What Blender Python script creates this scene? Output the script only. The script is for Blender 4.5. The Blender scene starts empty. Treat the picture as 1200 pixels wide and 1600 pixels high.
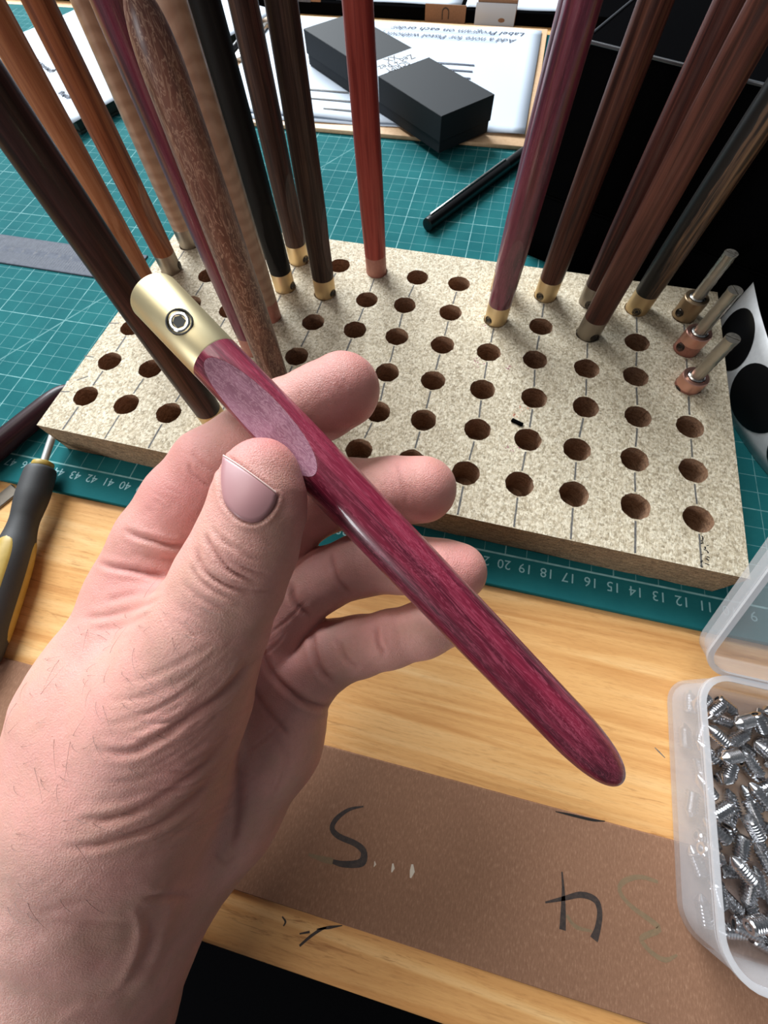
import bpy, math, random
import numpy as np
from mathutils import Vector, Matrix
from mathutils.bvhtree import BVHTree
random.seed(7); rng = np.random.default_rng(7)
sc = bpy.context.scene
col = sc.collection
CM = 0.01                                   # everything below is written in centimetres

# ------------------------------------------------------------------ camera
F = 630.0
RC = np.array([[0.9741545, 0.22436471, -0.02614343],      # camera right, down, forward (world)
               [0.19453112, -0.89213323, -0.40774495],
               [-0.114807, 0.39212086, -0.91272152]])
CP = np.array([0.15536, -5.61635, 18.65793])
cam = bpy.data.cameras.new('camera'); camo = bpy.data.objects.new('camera', cam); col.objects.link(camo)
cam.sensor_fit = 'HORIZONTAL'; cam.sensor_width = 36.0; cam.lens = F / 1200 * 36
m = Matrix.Identity(4)
for r in range(3):
    m[r][0] = RC[0][r]; m[r][1] = -RC[1][r]; m[r][2] = -RC[2][r]; m[r][3] = CP[r] * CM
camo.matrix_world = m
cam.clip_start = 0.005; cam.clip_end = 50
cam.dof.use_dof = True; cam.dof.focus_distance = 0.098; cam.dof.aperture_fstop = 80
sc.camera = camo

def ray(x, y): return RC.T @ np.array([(x - 600) / F, (y - 800) / F, 1.0])
def at(x, y, d): return CP + ray(x, y) * d                # pixel + depth -> point (cm)
def on(x, y, z=0.0):
    d = ray(x, y); return CP + d * ((z - CP[2]) / d[2])   # pixel -> point at height z (cm)

# ------------------------------------------------------------------ world, lights, exposure
w = bpy.data.worlds.new('room_light'); sc.world = w; w.use_nodes = True
bg = w.node_tree.nodes['Background']; bg.inputs[0].default_value = (0.86, 0.93, 1.0, 1); bg.inputs[1].default_value = 0.12
def area(name, loc, target, size, sy, power, colr):
    l = bpy.data.lights.new(name, 'AREA'); l.shape = 'RECTANGLE'; l.size = size; l.size_y = sy
    l.energy = power; l.color = colr
    o = bpy.data.objects.new(name, l); col.objects.link(o); o.location = loc
    o.rotation_euler = (Vector(target) - Vector(loc)).to_track_quat('-Z', 'Y').to_euler()
    return o
area('window_light_back', (-2.3, 2.8, 2.6), (0, 0.1, 0), 2.8, 2.2, 440, (0.90, 0.96, 1.0))
area('window_light_side', (-0.95, -1.38, 0.5), (0, 0, 0.1), 0.36, 0.42, 10, (0.95, 0.98, 1.0))
area('overhead_fill', (-0.65, 0.15, 1.7), (0, 0.05, 0), 0.9, 0.6, 7, (1.0, 0.95, 0.87))  # added fill from overhead to brighten the near desk, no lamp seen
vs = sc.view_settings
vs.view_transform = 'Standard'; vs.look = 'None'; vs.exposure = 0.22; vs.gamma = 1.0; vs.use_curve_mapping = False

# ------------------------------------------------------------------ helpers
def lin(c):
    return tuple([((v / 255) / 12.92 if v / 255 <= 0.04045 else ((v / 255 + 0.055) / 1.055) ** 2.4) for v in c]) + (1.0,)

def tag(o, label=None, cat=None, group=None, kind=None):
    if label: o['label'] = label
    if cat: o['category'] = cat
    if group: o['group'] = group
    if kind: o['kind'] = kind
    return o

def empty(name, loc=(0, 0, 0), rot=None):
    o = bpy.data.objects.new(name, None); col.objects.link(o); o.empty_display_size = 0.01
    o.location = [v * CM for v in loc]
    if rot is not None:
        o.rotation_mode = 'QUATERNION'; o.rotation_quaternion = rot
    return o

def mk(name, verts, faces, mat, parent=None, loc=None, smooth=False, midx=None, rot=None):
    me = bpy.data.meshes.new(name)
    V = np.asarray(verts, float) * CM
    me.from_pydata([tuple(v) for v in V], [], faces)
    for mt in (mat if isinstance(mat, (list, tuple)) else [mat]): me.materials.append(mt)
    if midx is not None: me.polygons.foreach_set('material_index', np.asarray(midx, dtype=np.int32))
    if smooth: me.polygons.foreach_set('use_smooth', np.ones(len(me.polygons), dtype=bool))
    me.update()
    o = bpy.data.objects.new(name, me); col.objects.link(o)
    if loc is not None: o.location = [v * CM for v in loc]
    if rot is not None: o.rotation_mode = 'QUATERNION'; o.rotation_quaternion = rot
    if parent is not None: o.parent = parent
    return o

def autosmooth(o, ang=35):
    me = o.data
    me.polygons.foreach_set('use_smooth', np.ones(len(me.polygons), dtype=bool))
    me.set_sharp_from_angle(angle=math.radians(ang))
    return o

class MB:
    def __init__(s): s.v = []; s.f = []; s.i = []
    def add(s, v, f, mi=0):
        n = len(s.v); s.v += [tuple(p) for p in v]; s.f += [tuple(a + n for a in q) for q in f]; s.i += [mi] * len(f); return s
    def build(s, name, mat, parent=None, loc=None, smooth=None, rot=None):
        o = mk(name, s.v, s.f, mat, parent, loc, False, s.i, rot)
        if smooth: autosmooth(o, smooth)
        return o

def box(x0, x1, y0, y1, z0, z1):
    v = [(x0, y0, z0), (x1, y0, z0), (x1, y1, z0), (x0, y1, z0), (x0, y0, z1), (x1, y0, z1), (x1, y1, z1), (x0, y1, z1)]
    f = [(0, 3, 2, 1), (4, 5, 6, 7), (0, 1, 5, 4), (1, 2, 6, 5), (2, 3, 7, 6), (3, 0, 4, 7)]
    return v, f

def bevbox(x0, x1, y0, y1, z0, z1, b, seg=2):
    """box with rounded edges"""
    import bmesh
    bm = bmesh.new(); v, f = box(x0, x1, y0, y1, z0, z1)
    vs_ = [bm.verts.new(p) for p in v]
    for q in f: bm.faces.new([vs_[i] for i in q])
    bmesh.ops.bevel(bm, geom=bm.edges[:], offset=b, segments=seg, affect='EDGES', profile=0.5)
    bm.verts.index_update()
    vv = [tuple(p.co) for p in bm.verts]; ff = [tuple(p.index for p in q.verts) for q in bm.faces]
    bm.free(); return vv, ff

def lathe(prof, seg=32, cap0=True, cap1=True):
    v = []; f = []
    for r, z in prof:
        for k in range(seg):
            a = 2 * math.pi * k / seg; v.append((r * math.cos(a), r * math.sin(a), z))
    n = len(prof)
    for i in range(n - 1):
        for k in range(seg):
            k2 = (k + 1) % seg
            f.append((i * seg + k, i * seg + k2, (i + 1) * seg + k2, (i + 1) * seg + k))
    if cap0: f.append(tuple(reversed(range(seg))))
    if cap1: f.append(tuple((n - 1) * seg + k for k in range(seg)))
    return v, f

def xf(vf, M):
    v, f = vf
    return [tuple(M @ Vector(p)) for p in v], f

def ribbon(pts, width, z=0.0, taper=None):
    """flat stroke along 2D points"""
    P = np.asarray(pts, float)[:, :2]; n = len(P)
    T = np.gradient(P, axis=0); T /= (np.linalg.norm(T, axis=1)[:, None] + 1e-9)
    N = np.stack([-T[:, 1], T[:, 0]], 1)
    wd = np.full(n, width / 2) if taper is None else width / 2 * np.asarray(taper)
    A = P + N * wd[:, None]; B = P - N * wd[:, None]
    v = [(a[0], a[1], z) for a in A] + [(b[0], b[1], z) for b in B]
    f = [(n + i, n + i + 1, i + 1, i) for i in range(n - 1)]
    return v, f

def smoothline(pts, n=40):
    P = np.asarray(pts, float); k = len(P)
    if k < 3:
        t = np.linspace(0, 1, n)[:, None]; return P[0] * (1 - t) + P[-1] * t
    Q = np.vstack([2 * P[0] - P[1], P, 2 * P[-1] - P[-2]]); out = []
    m_ = max(2, n // (k - 1))
    for i in range(k - 1):
        p0, p1, p2, p3 = Q[i], Q[i + 1], Q[i + 2], Q[i + 3]
        for t in np.linspace(0, 1, m_, endpoint=False):
            out.append(0.5 * ((2 * p1) + (-p0 + p2) * t + (2 * p0 - 5 * p1 + 4 * p2 - p3) * t * t + (-p0 + 3 * p1 - 3 * p2 + p3) * t ** 3))
    out.append(P[-1]); return np.array(out)

def textmesh(s, size, shear=0.0):
    cu = bpy.data.curves.new('t', 'FONT'); cu.body = s; cu.size = size; cu.shear = shear; cu.align_x = 'CENTER'; cu.align_y = 'CENTER'
    cu.resolution_u = 2
    o = bpy.data.objects.new('t', cu); col.objects.link(o)
    dg = bpy.context.evaluated_depsgraph_get(); me = o.evaluated_get(dg).to_mesh()
    v = [tuple(p.co) for p in me.vertices]; f = [tuple(p.vertices) for p in me.polygons]
    o.evaluated_get(dg).to_mesh_clear(); bpy.data.objects.remove(o); bpy.data.curves.remove(cu)
    return v, f

# ------------------------------------------------------------------ material helpers
class Mat:
    def __init__(s, name, color=(200, 200, 200), rough=0.5, metal=0.0, **kw):
        s.m = bpy.data.materials.new(name); s.m.use_nodes = True; s.nt = s.m.node_tree
        s.b = s.nt.nodes['Principled BSDF']
        s.b.inputs['Base Color'].default_value = lin(color); s.b.inputs['Roughness'].default_value = rough
        s.b.inputs['Metallic'].default_value = metal
        for k, v in kw.items(): s.b.inputs[k].default_value = v
    def n(s, t, **kw):
        nd = s.nt.nodes.new(t)
        for k, v in kw.items(): setattr(nd, k, v)
        return nd
    def l(s, a, b): s.nt.links.new(a, b)
    def coords(s, scale=(1, 1, 1), rot=(0, 0, 0), loc=(0, 0, 0)):
        tc = s.n('ShaderNodeTexCoord'); mp = s.n('ShaderNodeMapping')
        mp.inputs['Scale'].default_value = [v * 100 for v in scale]; mp.inputs['Rotation'].default_value = rot; mp.inputs['Location'].default_value = loc
        s.l(tc.outputs['Object'], mp.inputs[0]); return mp.outputs[0]
    def noise(s, vec, scale, detail=4, rough=0.55, dist=0.0):
        t = s.n('ShaderNodeTexNoise'); t.inputs['Scale'].default_value = scale; t.inputs['Detail'].default_value = detail
        t.inputs['Roughness'].default_value = rough; t.inputs['Distortion'].default_value = dist
        s.l(vec, t.inputs['Vector']); return t.outputs[0]
    def vor(s, vec, scale, out='Color', feature='F1'):
        t = s.n('ShaderNodeTexVoronoi', feature=feature); t.inputs['Scale'].default_value = scale
        s.l(vec, t.inputs['Vector']); return t.outputs[out]
    def ramp(s, fac, stops, interp='LINEAR'):
        r = s.n('ShaderNodeValToRGB'); e = r.color_ramp.elements; r.color_ramp.interpolation = interp
        while len(e) < len(stops): e.new(0.5)
        for el, (p, c) in zip(e, stops):
            el.position = p; el.color = lin(c) if len(c) == 3 else c
        s.l(fac, r.inputs[0]); return r.outputs[0]
    def mix(s, fac, a, b, mode='MIX'):
        x = s.n('ShaderNodeMix', data_type='RGBA', blend_type=mode)
        for sock, v in ((x.inputs[0], fac), (x.inputs[6], a), (x.inputs[7], b)):
            if isinstance(v, (int, float)): sock.default_value = v
            elif isinstance(v, tuple): sock.default_value = lin(v) if len(v) == 3 else v
            else: s.l(v, sock)
        return x.outputs[2]
    def math(s, op, a, b=None, c=None):
        x = s.n('ShaderNodeMath', operation=op)
        for i, v in enumerate((a, b, c)):
            if v is None: continue
            if isinstance(v, (int, float)): x.inputs[i].default_value = v
            else: s.l(v, x.inputs[i])
        return x.outputs[0]
    def sep(s, vec):
        x = s.n('ShaderNodeSeparateXYZ'); s.l(vec, x.inputs[0]); return x.outputs
    def color(s, out): s.l(out, s.b.inputs['Base Color'])
    def bump(s, h, strength=0.3, dist=0.01, chain=None):
        x = s.n('ShaderNodeBump'); x.inputs['Strength'].default_value = strength; x.inputs['Distance'].default_value = dist * CM
        s.l(h, x.inputs['Height']); s.l(x.outputs[0], s.b.inputs['Normal'])
        if chain is not None: s.l(chain, x.inputs['Normal'])
        return x.outputs[0]

BW = ((0.0, (0, 0, 0, 1)), (1.0, (1, 1, 1, 1)))
def wood(name, dark, mid, light, stretch=0.06, scale=5.0, rough=0.3, streak=0.5, coat=0.12, off=0.0):
    M = Mat(name, mid, rough + .12); M.b.inputs['Specular IOR Level'].default_value = .18
    v = M.coords((1, 1, stretch), loc=(off, off * 1.7, off))
    a = M.noise(v, scale, 6, 0.6, 0.6); c = M.ramp(a, ((0.38, dark), (0.5, mid), (0.63, light)))
    v2 = M.coords((1, 1, stretch * 0.35), loc=(off, 0, off)); b = M.noise(v2, scale * 7, 3, 0.7)
    k = M.ramp(b, ((0.35, (0, 0, 0, 1)), (0.62, (1, 1, 1, 1))))
    M.color(M.mix(M.math('MULTIPLY', k, streak), c, dark))
    M.bump(b, 0.12, 0.02)
    M.b.inputs['Coat Weight'].default_value = coat; M.b.inputs['Coat Roughness'].default_value = 0.15
    return M.m

# ------------------------------------------------------------------ materials
def m_desk():
    M = Mat('desk_laminate', (214, 165, 104), 0.42)
    v = M.coords((0.05, 1, 1)); a = M.noise(v, 1.1, 5, 0.6, 0.9)
    c = M.ramp(a, ((0.34, (202, 144, 84)), (0.5, (221, 168, 106)), (0.66, (232, 188, 130))))
    v2 = M.coords((0.16, 1.6, 1)); b = M.noise(v2, 4.5, 4, 0.65, 0.4)
    k = M.ramp(b, ((0.56, (0, 0, 0, 1)), (0.70, (1, 1, 1, 1))))
    v3 = M.coords((0.03, 0.35, 1)); d = M.noise(v3, 1.4, 3, 0.6)
    k2 = M.math('MULTIPLY', k, M.ramp(d, ((0.38, (0, 0, 0, 1)), (0.62, (1, 1, 1, 1)))))
    v4 = M.coords((0.45, 4.5, 1)); e_ = M.noise(v4, 5, 2, 0.6)
    c2 = M.mix(M.math('MULTIPLY', k2, 0.8), c, (150, 94, 46))
    c3 = M.mix(M.math('MULTIPLY', M.ramp(e_, ((0.5, (0, 0, 0, 1)), (0.75, (1, 1, 1, 1)))), 0.3), c2, (170, 112, 60))
    M.color(c3); M.bump(b, 0.06, 0.02); return M.m

def m_mat():
    M = Mat('cutting_mat_print', (34, 110, 108), 0.8); M.b.inputs['Specular IOR Level'].default_value = 0.04
    p = M.coords((1, 1, 1)); x, y, z = M.sep(p)
    def lines(c, per, wd, off=0.0):
        t = M.math('PINGPONG', M.math('ADD', c, 500 * per + off), per / 2)
        # soft ends: 1 on the line
        return M.math('LESS_THAN', t, wd)
    n1 = M.noise(p, 0.35, 4, 0.6)
    base = M.ramp(n1, ((0.3, (19, 85, 90)), (0.7, (28, 98, 101))))
    fine = M.noise(M.coords((1, 9, 1)), 3.0, 3, 0.6); base = M.mix(M.math('MULTIPLY', fine, 0.12), base, (80, 140, 142))
    thin = M.math('MAXIMUM', lines(x, 1.0, 0.016), lines(y, 1.0, 0.016, 0.55))
    bold = M.math('MAXIMUM', lines(x, 5.0, 0.03, 1.0), lines(y, 5.0, 0.03, 0.55 + 3.0))
    dg = M.math('ADD', M.math('MULTIPLY', x, 0.8660), M.math('MULTIPLY', y, -0.5))
    dline = M.math('LESS_THAN', M.math('ABSOLUTE', M.math('ADD', dg, 28.2)), 0.05)
    inside = M.math('MULTIPLY', M.math('GREATER_THAN', y, 1.40), M.math('LESS_THAN', y, 58.4))
    border = M.math('LESS_THAN', M.math('ABSOLUTE', M.math('SUBTRACT', y, 1.45)), 0.045)
    wear = M.ramp(M.noise(p, 1.3, 3), ((0.3, (0.4, 0.4, 0.4, 1)), (0.6, (1, 1, 1, 1))))
    g = M.math('MAXIMUM', M.math('MULTIPLY', M.math('MAXIMUM', M.math('MULTIPLY', thin, 0.34), M.math('MAXIMUM', M.math('MULTIPLY', bold, 0.5), M.math('MULTIPLY', dline, 0.3))), inside), M.math('MULTIPLY', border, 0.65))
    g = M.math('MULTIPLY', g, wear)
    c = M.mix(g, base, (170, 214, 214))
    M.color(c); M.bump(M.noise(p, 40, 2), 0.12, 0.01); return M.m

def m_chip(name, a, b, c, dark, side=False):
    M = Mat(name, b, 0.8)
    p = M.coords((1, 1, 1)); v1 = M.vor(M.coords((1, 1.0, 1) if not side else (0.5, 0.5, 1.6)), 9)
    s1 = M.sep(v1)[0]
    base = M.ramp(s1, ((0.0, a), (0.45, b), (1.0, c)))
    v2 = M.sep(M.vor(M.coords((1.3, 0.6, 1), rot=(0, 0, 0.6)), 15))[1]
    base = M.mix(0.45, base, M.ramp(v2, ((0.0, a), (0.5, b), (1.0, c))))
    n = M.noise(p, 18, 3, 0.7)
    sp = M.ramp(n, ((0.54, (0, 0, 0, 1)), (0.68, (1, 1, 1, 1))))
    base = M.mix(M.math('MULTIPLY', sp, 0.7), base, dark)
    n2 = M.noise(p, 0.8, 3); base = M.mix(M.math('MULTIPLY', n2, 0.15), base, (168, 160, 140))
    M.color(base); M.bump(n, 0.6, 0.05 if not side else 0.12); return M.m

def m_card():
    M = Mat('kraft_cardboard', (150, 108, 82), 0.85)
    n = M.noise(M.coords((3, 0.9, 1)), 6, 4, 0.7); n2 = M.noise(M.coords((1, 1, 1)), 0.6, 3)
    c = M.ramp(n, ((0.3, (122, 86, 63)), (0.55, (136, 98, 74)), (0.75, (164, 127, 101))))
    c = M.mix(M.math('MULTIPLY', n2, 0.3), c, (114, 80, 60)); M.color(c); M.bump(n, 0.15, 0.02); return M.m

def m_skin():
    M = Mat('skin', (198, 150, 138), 0.42)
    p = M.coords((1, 1, 1))
    at_ = M.n('ShaderNodeAttribute', attribute_name='tone'); tone = at_.outputs['Fac']
    n1 = M.noise(p, 0.9, 4, 0.6); n2 = M.noise(p, 9, 3, 0.6); n3 = M.noise(p, 60, 2, 0.6)
    c = M.ramp(n1, ((0.36, (200, 154, 138)), (0.5, (208, 156, 143)), (0.64, (214, 158, 147))))
    c = M.mix(tone, c, (200, 118, 116))
    c = M.mix(M.math('MULTIPLY', M.ramp(n2, ((0.45, (0, 0, 0, 1)), (0.75, (1, 1, 1, 1)))), 0.35), c, (194, 138, 128))
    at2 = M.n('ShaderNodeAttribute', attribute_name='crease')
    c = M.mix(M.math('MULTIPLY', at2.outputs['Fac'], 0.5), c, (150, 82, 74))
    at3 = M.n('ShaderNodeAttribute', attribute_name='dirt')
    sp = M.ramp(n3, ((0.6, (0, 0, 0, 1)), (0.7, (1, 1, 1, 1))))
    c = M.mix(M.math('MULTIPLY', M.math('MULTIPLY', sp, at3.outputs['Fac']), 0.55), c, (92, 50, 48))
    M.color(c)
    M.b.inputs['Subsurface Weight'].default_value = 0.25
    M.b.inputs['Subsurface Radius'].default_value = (1.0, 0.4, 0.25); M.b.inputs['Subsurface Scale'].default_value = 0.0022
    vv = M.vor(p, 26, 'Distance'); b1 = M.bump(vv, 0.3, 0.025)
    n4 = M.noise(M.coords((1, 1, 1), rot=(0.3, 0.2, 0.8)), 16, 5, 0.7, 1.2); M.bump(n4, 0.45, 0.045, b1)
    M.b.inputs['Specular IOR Level'].default_value = 0.38
    return M.m

def m_purple(name, held=False):
    M = Mat(name, (92, 22, 48), 0.36)
    q = 1.0 if held else 0.7
    base = M.ramp(M.noise(M.coords((1, 1, 0.05)), 3, 4), ((0.36, (68, 9, 28)), (0.5, (108, 18, 43)), (0.66, (136, 32, 58))) if held else ((0.38, (56, 10, 28)), (0.5, (88, 20, 42)), (0.65, (108, 32, 54))))
    # pale vermicelli lines: ridges of two stretched noises
    r1 = M.math('ABSOLUTE', M.math('SUBTRACT', M.noise(M.coords((1, 1, 0.07)), 13 * q, 2, 0.6, 1.0), 0.5))
    r2 = M.math('ABSOLUTE', M.math('SUBTRACT', M.noise(M.coords((1, 1, 0.2), loc=(3, 1, 2)), 15 * q, 2, 0.6, 2.0), 0.5))
    k1 = M.ramp(r1, ((0.0, (1, 1, 1, 1)), (0.05, (0, 0, 0, 1)))); k2 = M.ramp(r2, ((0.0, (1, 1, 1, 1)), (0.035, (0, 0, 0, 1))))
    c = M.mix(M.math('MULTIPLY', k1, 0.5 if held else 0.25), base, (180, 82, 104) if held else (132, 62, 84))
    patch = M.ramp(M.noise(M.coords((1, 1, 0.4)), 1.6, 2), ((0.45, (0, 0, 0, 1)), (0.6, (1, 1, 1, 1))))
    c = M.mix(M.math('MULTIPLY', M.math('MULTIPLY', k2, patch), 0.55 if held else 0.15), c, (192, 98, 118))
    n = M.noise(M.coords((1, 1, 0.04)), 11, 4, 0.65, 0.5)
    c = M.mix(M.math('MULTIPLY', M.ramp(n, ((0.5, (0, 0, 0, 1)), (0.7, (1, 1, 1, 1)))), 0.45), c, (60, 8, 28))
    M.color(c); M.bump(r1, 0.10, 0.02); M.b.inputs['Coat Weight'].default_value = 0.5; M.b.inputs['Coat Roughness'].default_value = 0.1
    return M.m

def m_lace():
    M = Mat('lacewood', (112, 68, 54), 0.4)
    rdg = M.math('ABSOLUTE', M.math('SUBTRACT', M.noise(M.coords((1, 1, 0.22)), 4.2, 3, 0.6, 2.6), 0.5))
    k = M.ramp(rdg, ((0.0, (1, 1, 1, 1)), (0.045, (0, 0, 0, 1))))
    base = M.ramp(M.noise(M.coords((1, 1, 0.15)), 3, 4), ((0.38, (86, 52, 43)), (0.62, (118, 78, 64))))
    M.color(M.mix(M.math('MULTIPLY', k, 0.7), base, (180, 148, 126))); return M.m

def m_maple(name, off=0):
    M = Mat(name, (176, 138, 106), 0.4)
    wv = M.n('ShaderNodeTexWave', wave_type='BANDS', bands_direction='Z'); wv.inputs['Scale'].default_value = 0.55
    wv.inputs['Distortion'].default_value = 7; wv.inputs['Detail'].default_value = 2; wv.inputs['Detail Scale'].default_value = 1.2
    M.l(M.coords((1, 1, 1), loc=(off, off, off)), wv.inputs[0])
    n = M.noise(M.coords((1, 1, 0.05)), 6, 4)
    c = M.ramp(wv.outputs[0], ((0.1, (160, 126, 102)), (0.8, (178, 145, 120))))
    M.color(M.mix(M.math('MULTIPLY', n, 0.35), c, (134, 102, 82))); M.b.inputs['Coat Weight'].default_value = 0.2; return M.m

def m_zebra():
    M = Mat('striped_brown_and_black_wood', (104, 76, 52), 0.4)
    n = M.noise(M.coords((1, 1, 0.04)), 9, 4, 0.6, 0.5)
    c = M.ramp(n, ((0.40, (30, 20, 15)), (0.5, (80, 56, 40)), (0.64, (124, 92, 64))))
    x, y, z = M.sep(M.coords((1, 1, 1)))
    s_ = M.math('ADD', M.math('MULTIPLY', y, 0.9), M.math('MULTIPLY', M.math('SUBTRACT', M.noise(M.coords((1, 1, 0.25)), 2, 3), 0.5), 1.2))
    k = M.ramp(M.math('ADD', s_, 0.5), ((0.42, (1, 1, 1, 1)), (0.5, (0, 0, 0, 1))))
    M.color(M.mix(k, c, (20, 16, 14))); return M.m

def metal(name, color, rough=0.3, brushed=0.05):
    M = Mat(name, color, rough, 1.0)
    n = M.noise(M.coords((1, 1, 1)), 12, 3); r = M.ramp(n, ((0.3, (rough - brushed,) * 3 + (1,)), (0.7, (rough + brushed,) * 3 + (1,))))
    M.l(r, M.b.inputs['Roughness']); return M.m

def m_plastic():
    M = Mat('clear_plastic', (228, 228, 230), 0.22)
    tr = M.n('ShaderNodeBsdfTransparent'); tr.inputs[0].default_value = (0.96, 0.96, 0.97, 1)
    mx = M.n('ShaderNodeMixShader'); lw = M.n('ShaderNodeLayerWeight'); lw.inputs[0].default_value = 0.35
    fac = M.math('ADD', M.math('MULTIPLY', lw.outputs['Facing'], 0.30), 0.13)
    out = M.nt.nodes['Material Output']
    M.l(fac, mx.inputs[0]); M.l(tr.outputs[0], mx.inputs[1]); M.l(M.b.outputs[0], mx.inputs[2]); M.l(mx.outputs[0], out.inputs[0])
    return M.m

def m_paper():
    M = Mat('white_paper', (188, 199, 213), 0.7); return M.m
def m_ruled():
    M = Mat('ruled_paper', (236, 238, 242), 0.7)
    x, y, z = M.sep(M.coords((1, 1, 1)))
    t = M.math('PINGPONG', M.math('ADD', y, 50.0), 0.75)
    k = M.math('MULTIPLY', M.math('LESS_THAN', t, 0.32), M.math('MULTIPLY', M.math('LESS_THAN', x, -4.2), M.math('MULTIPLY', M.math('GREATER_THAN', y, 6.0), M.math('LESS_THAN', y, 16.8))))
    M.color(M.mix(M.math('MULTIPLY', k, 0.55), (188, 199, 213), (152, 168, 194))); return M.m
def m_noisy(name, a, b, scale, rough, bump=0.1, spec=.5):
    M = Mat(name, a, rough); M.b.inputs['Specular IOR Level'].default_value = spec; n = M.noise(M.coords(), scale, 4, 0.6)
    M.color(M.ramp(n, ((0.3, a), (0.7, b)))); M.bump(n, bump, 0.02); return M.m

DESK = m_desk(); MATM = m_mat(); CHIP = m_chip('chipboard_face', (138, 122, 96), (200, 184, 156), (238, 228, 206), (92, 78, 60))
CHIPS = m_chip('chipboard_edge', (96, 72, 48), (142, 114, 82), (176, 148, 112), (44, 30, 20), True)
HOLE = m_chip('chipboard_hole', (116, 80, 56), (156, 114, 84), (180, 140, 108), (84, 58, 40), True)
CARD = m_card(); SKIN = m_skin()
BRASS = metal('brass', (228, 212, 170), 0.48, .01); BRASS2 = metal('aged_brass', (208, 182, 140), 0.46, .01); BROWNBRASS = metal('brown_brass', (170, 146, 118), 0.44, .02)
STEEL = metal('steel', (176, 174, 170), 0.28); NICKEL = metal('nickel_ferrule', (148, 138, 126), 0.4)
COPPER = metal('copper', (222, 168, 152), 0.36, .02); COPPERM = m_noisy('copper_painted', (158, 100, 84), (176, 116, 98), 6, 0.45)
DARKSTEEL = metal('dark_screw', (70, 64, 60), 0.35); BLACKHOLE = Mat('socket_dark', (22, 18, 16), 0.6).m
CHROME = metal('bright_set_screw', (206, 206, 208), 0.2)
BLACKM = m_noisy('black_card', (6, 6, 7), (9, 9, 10), 30, 0.95, .1, .0); BOXBLK = m_noisy('black_box_paper', (24, 27, 31), (32, 36, 40), 20, 0.7, .1, .25)
PLAST = m_plastic(); PAPER = m_paper(); RULED = m_ruled()
INK = m_noisy('marker_ink', (38, 32, 30), (66, 52, 46), 9, 0.7); INKFADE = m_noisy('faded_ink', (112, 94, 70), (126, 102, 76), 9, 0.85)
PRINT = Mat('pale_print', (136, 180, 184), 0.6).m; PENCIL = m_noisy('pencil_line', (70, 70, 72), (110, 106, 100), 7, 0.8)
NAIL = Mat('nail', (168, 122, 124), 0.4).m; NAILEDGE = Mat('nail_edge', (214, 182, 174), 0.45).m
BLACKPL = Mat('black_plastic', (18, 18, 20), 0.32).m; RUBBER = m_noisy('dark_grey_rubber', (44, 44, 46), (54, 54, 54), 30, 0.6)
OCHRE = m_noisy('ochre_plastic', (168, 140, 62), (180, 152, 74), 3, 0.45); PLY = m_noisy('clipboard_wood', (206, 168, 128), (220, 184, 146), 3, 0.55)
GREEN = m_noisy('dark_green_cover', (34, 48, 44), (44, 58, 52), 10, 0.6); KRAFT = m_noisy('kraft_box', (132, 98, 74), (146, 110, 84), 10, 0.8)
BACKING = m_noisy('sticker_backing', (206, 208, 210), (216, 218, 220), 4, 0.4); STICK = Mat('black_sticker', (16, 17, 19), 0.3).m
RULER = m_noisy('worn_steel_ruler', (82, 86, 96), (104, 108, 118), 5, 0.75, .1, .05); RMARK = Mat('ruler_marks', (52, 54, 62), 0.6).m
FLOOR = m_noisy('dark_carpet', (6, 6, 8), (9, 9, 11), 3, 0.95, .1, .05); HAIR = Mat('dark_hair', (70, 48, 40), 0.5).m
W = dict(
    rosewood=wood('rosewood', (24, 12, 12), (50, 27, 25), (78, 44, 38), 0.05, 3.0, 0.32, 0.5),
    tan=wood('tan_cherry', (136, 82, 54), (160, 104, 70), (178, 124, 90), 0.05, 3.0, 0.38, 0.2),
    orange=wood('orange_brown', (100, 56, 34), (134, 80, 52), (158, 104, 70), 0.04, 3.5, 0.36, 0.35, off=3),
    maple=m_maple('pale_curly_maple'), maple2=m_maple('rosy_curly_maple', 5), lace=m_lace(),
    purple=m_purple('purpleheart'), purpleheld=m_purple('purpleheart_polished', True),
    ebony=wood('ebony', (5, 5, 6), (10, 9, 10), (18, 16, 16), 0.05, 4, 0.42, 0.4, 0.0),
    walnut=wood('walnut', (44, 28, 24), (74, 50, 42), (96, 68, 56), 0.04, 5, 0.42, 0.6, off=1),
    wenge=wood('wenge', (40, 27, 22), (66, 48, 40), (88, 66, 54), 0.03, 8, 0.45, 0.7, off=2),
    salmon=wood('salmon_red', (124, 44, 38), (152, 62, 52), (168, 76, 64), 0.04, 4, 0.42, 0.25, off=4),
    brown=wood('reddish_brown', (40, 18, 14), (78, 42, 31), (104, 62, 46), 0.04, 4, 0.34, 0.5, off=6),
    brown2=wood('dark_reddish_brown', (38, 18, 16), (72, 36, 30), (94, 52, 42), 0.03, 4, 0.34, 0.5, off=7),
    brown3=wood('chocolate_brown', (50, 26, 20), (86, 48, 38), (104, 62, 50), 0.05, 3, 0.36, 0.4, off=8),
    zebra=m_zebra(), dark=wood('dark_purple_brown', (26, 10, 14), (48, 22, 28), (64, 32, 38), 0.05, 3, 0.33, 0.4, off=9))
FACET = {}
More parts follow.
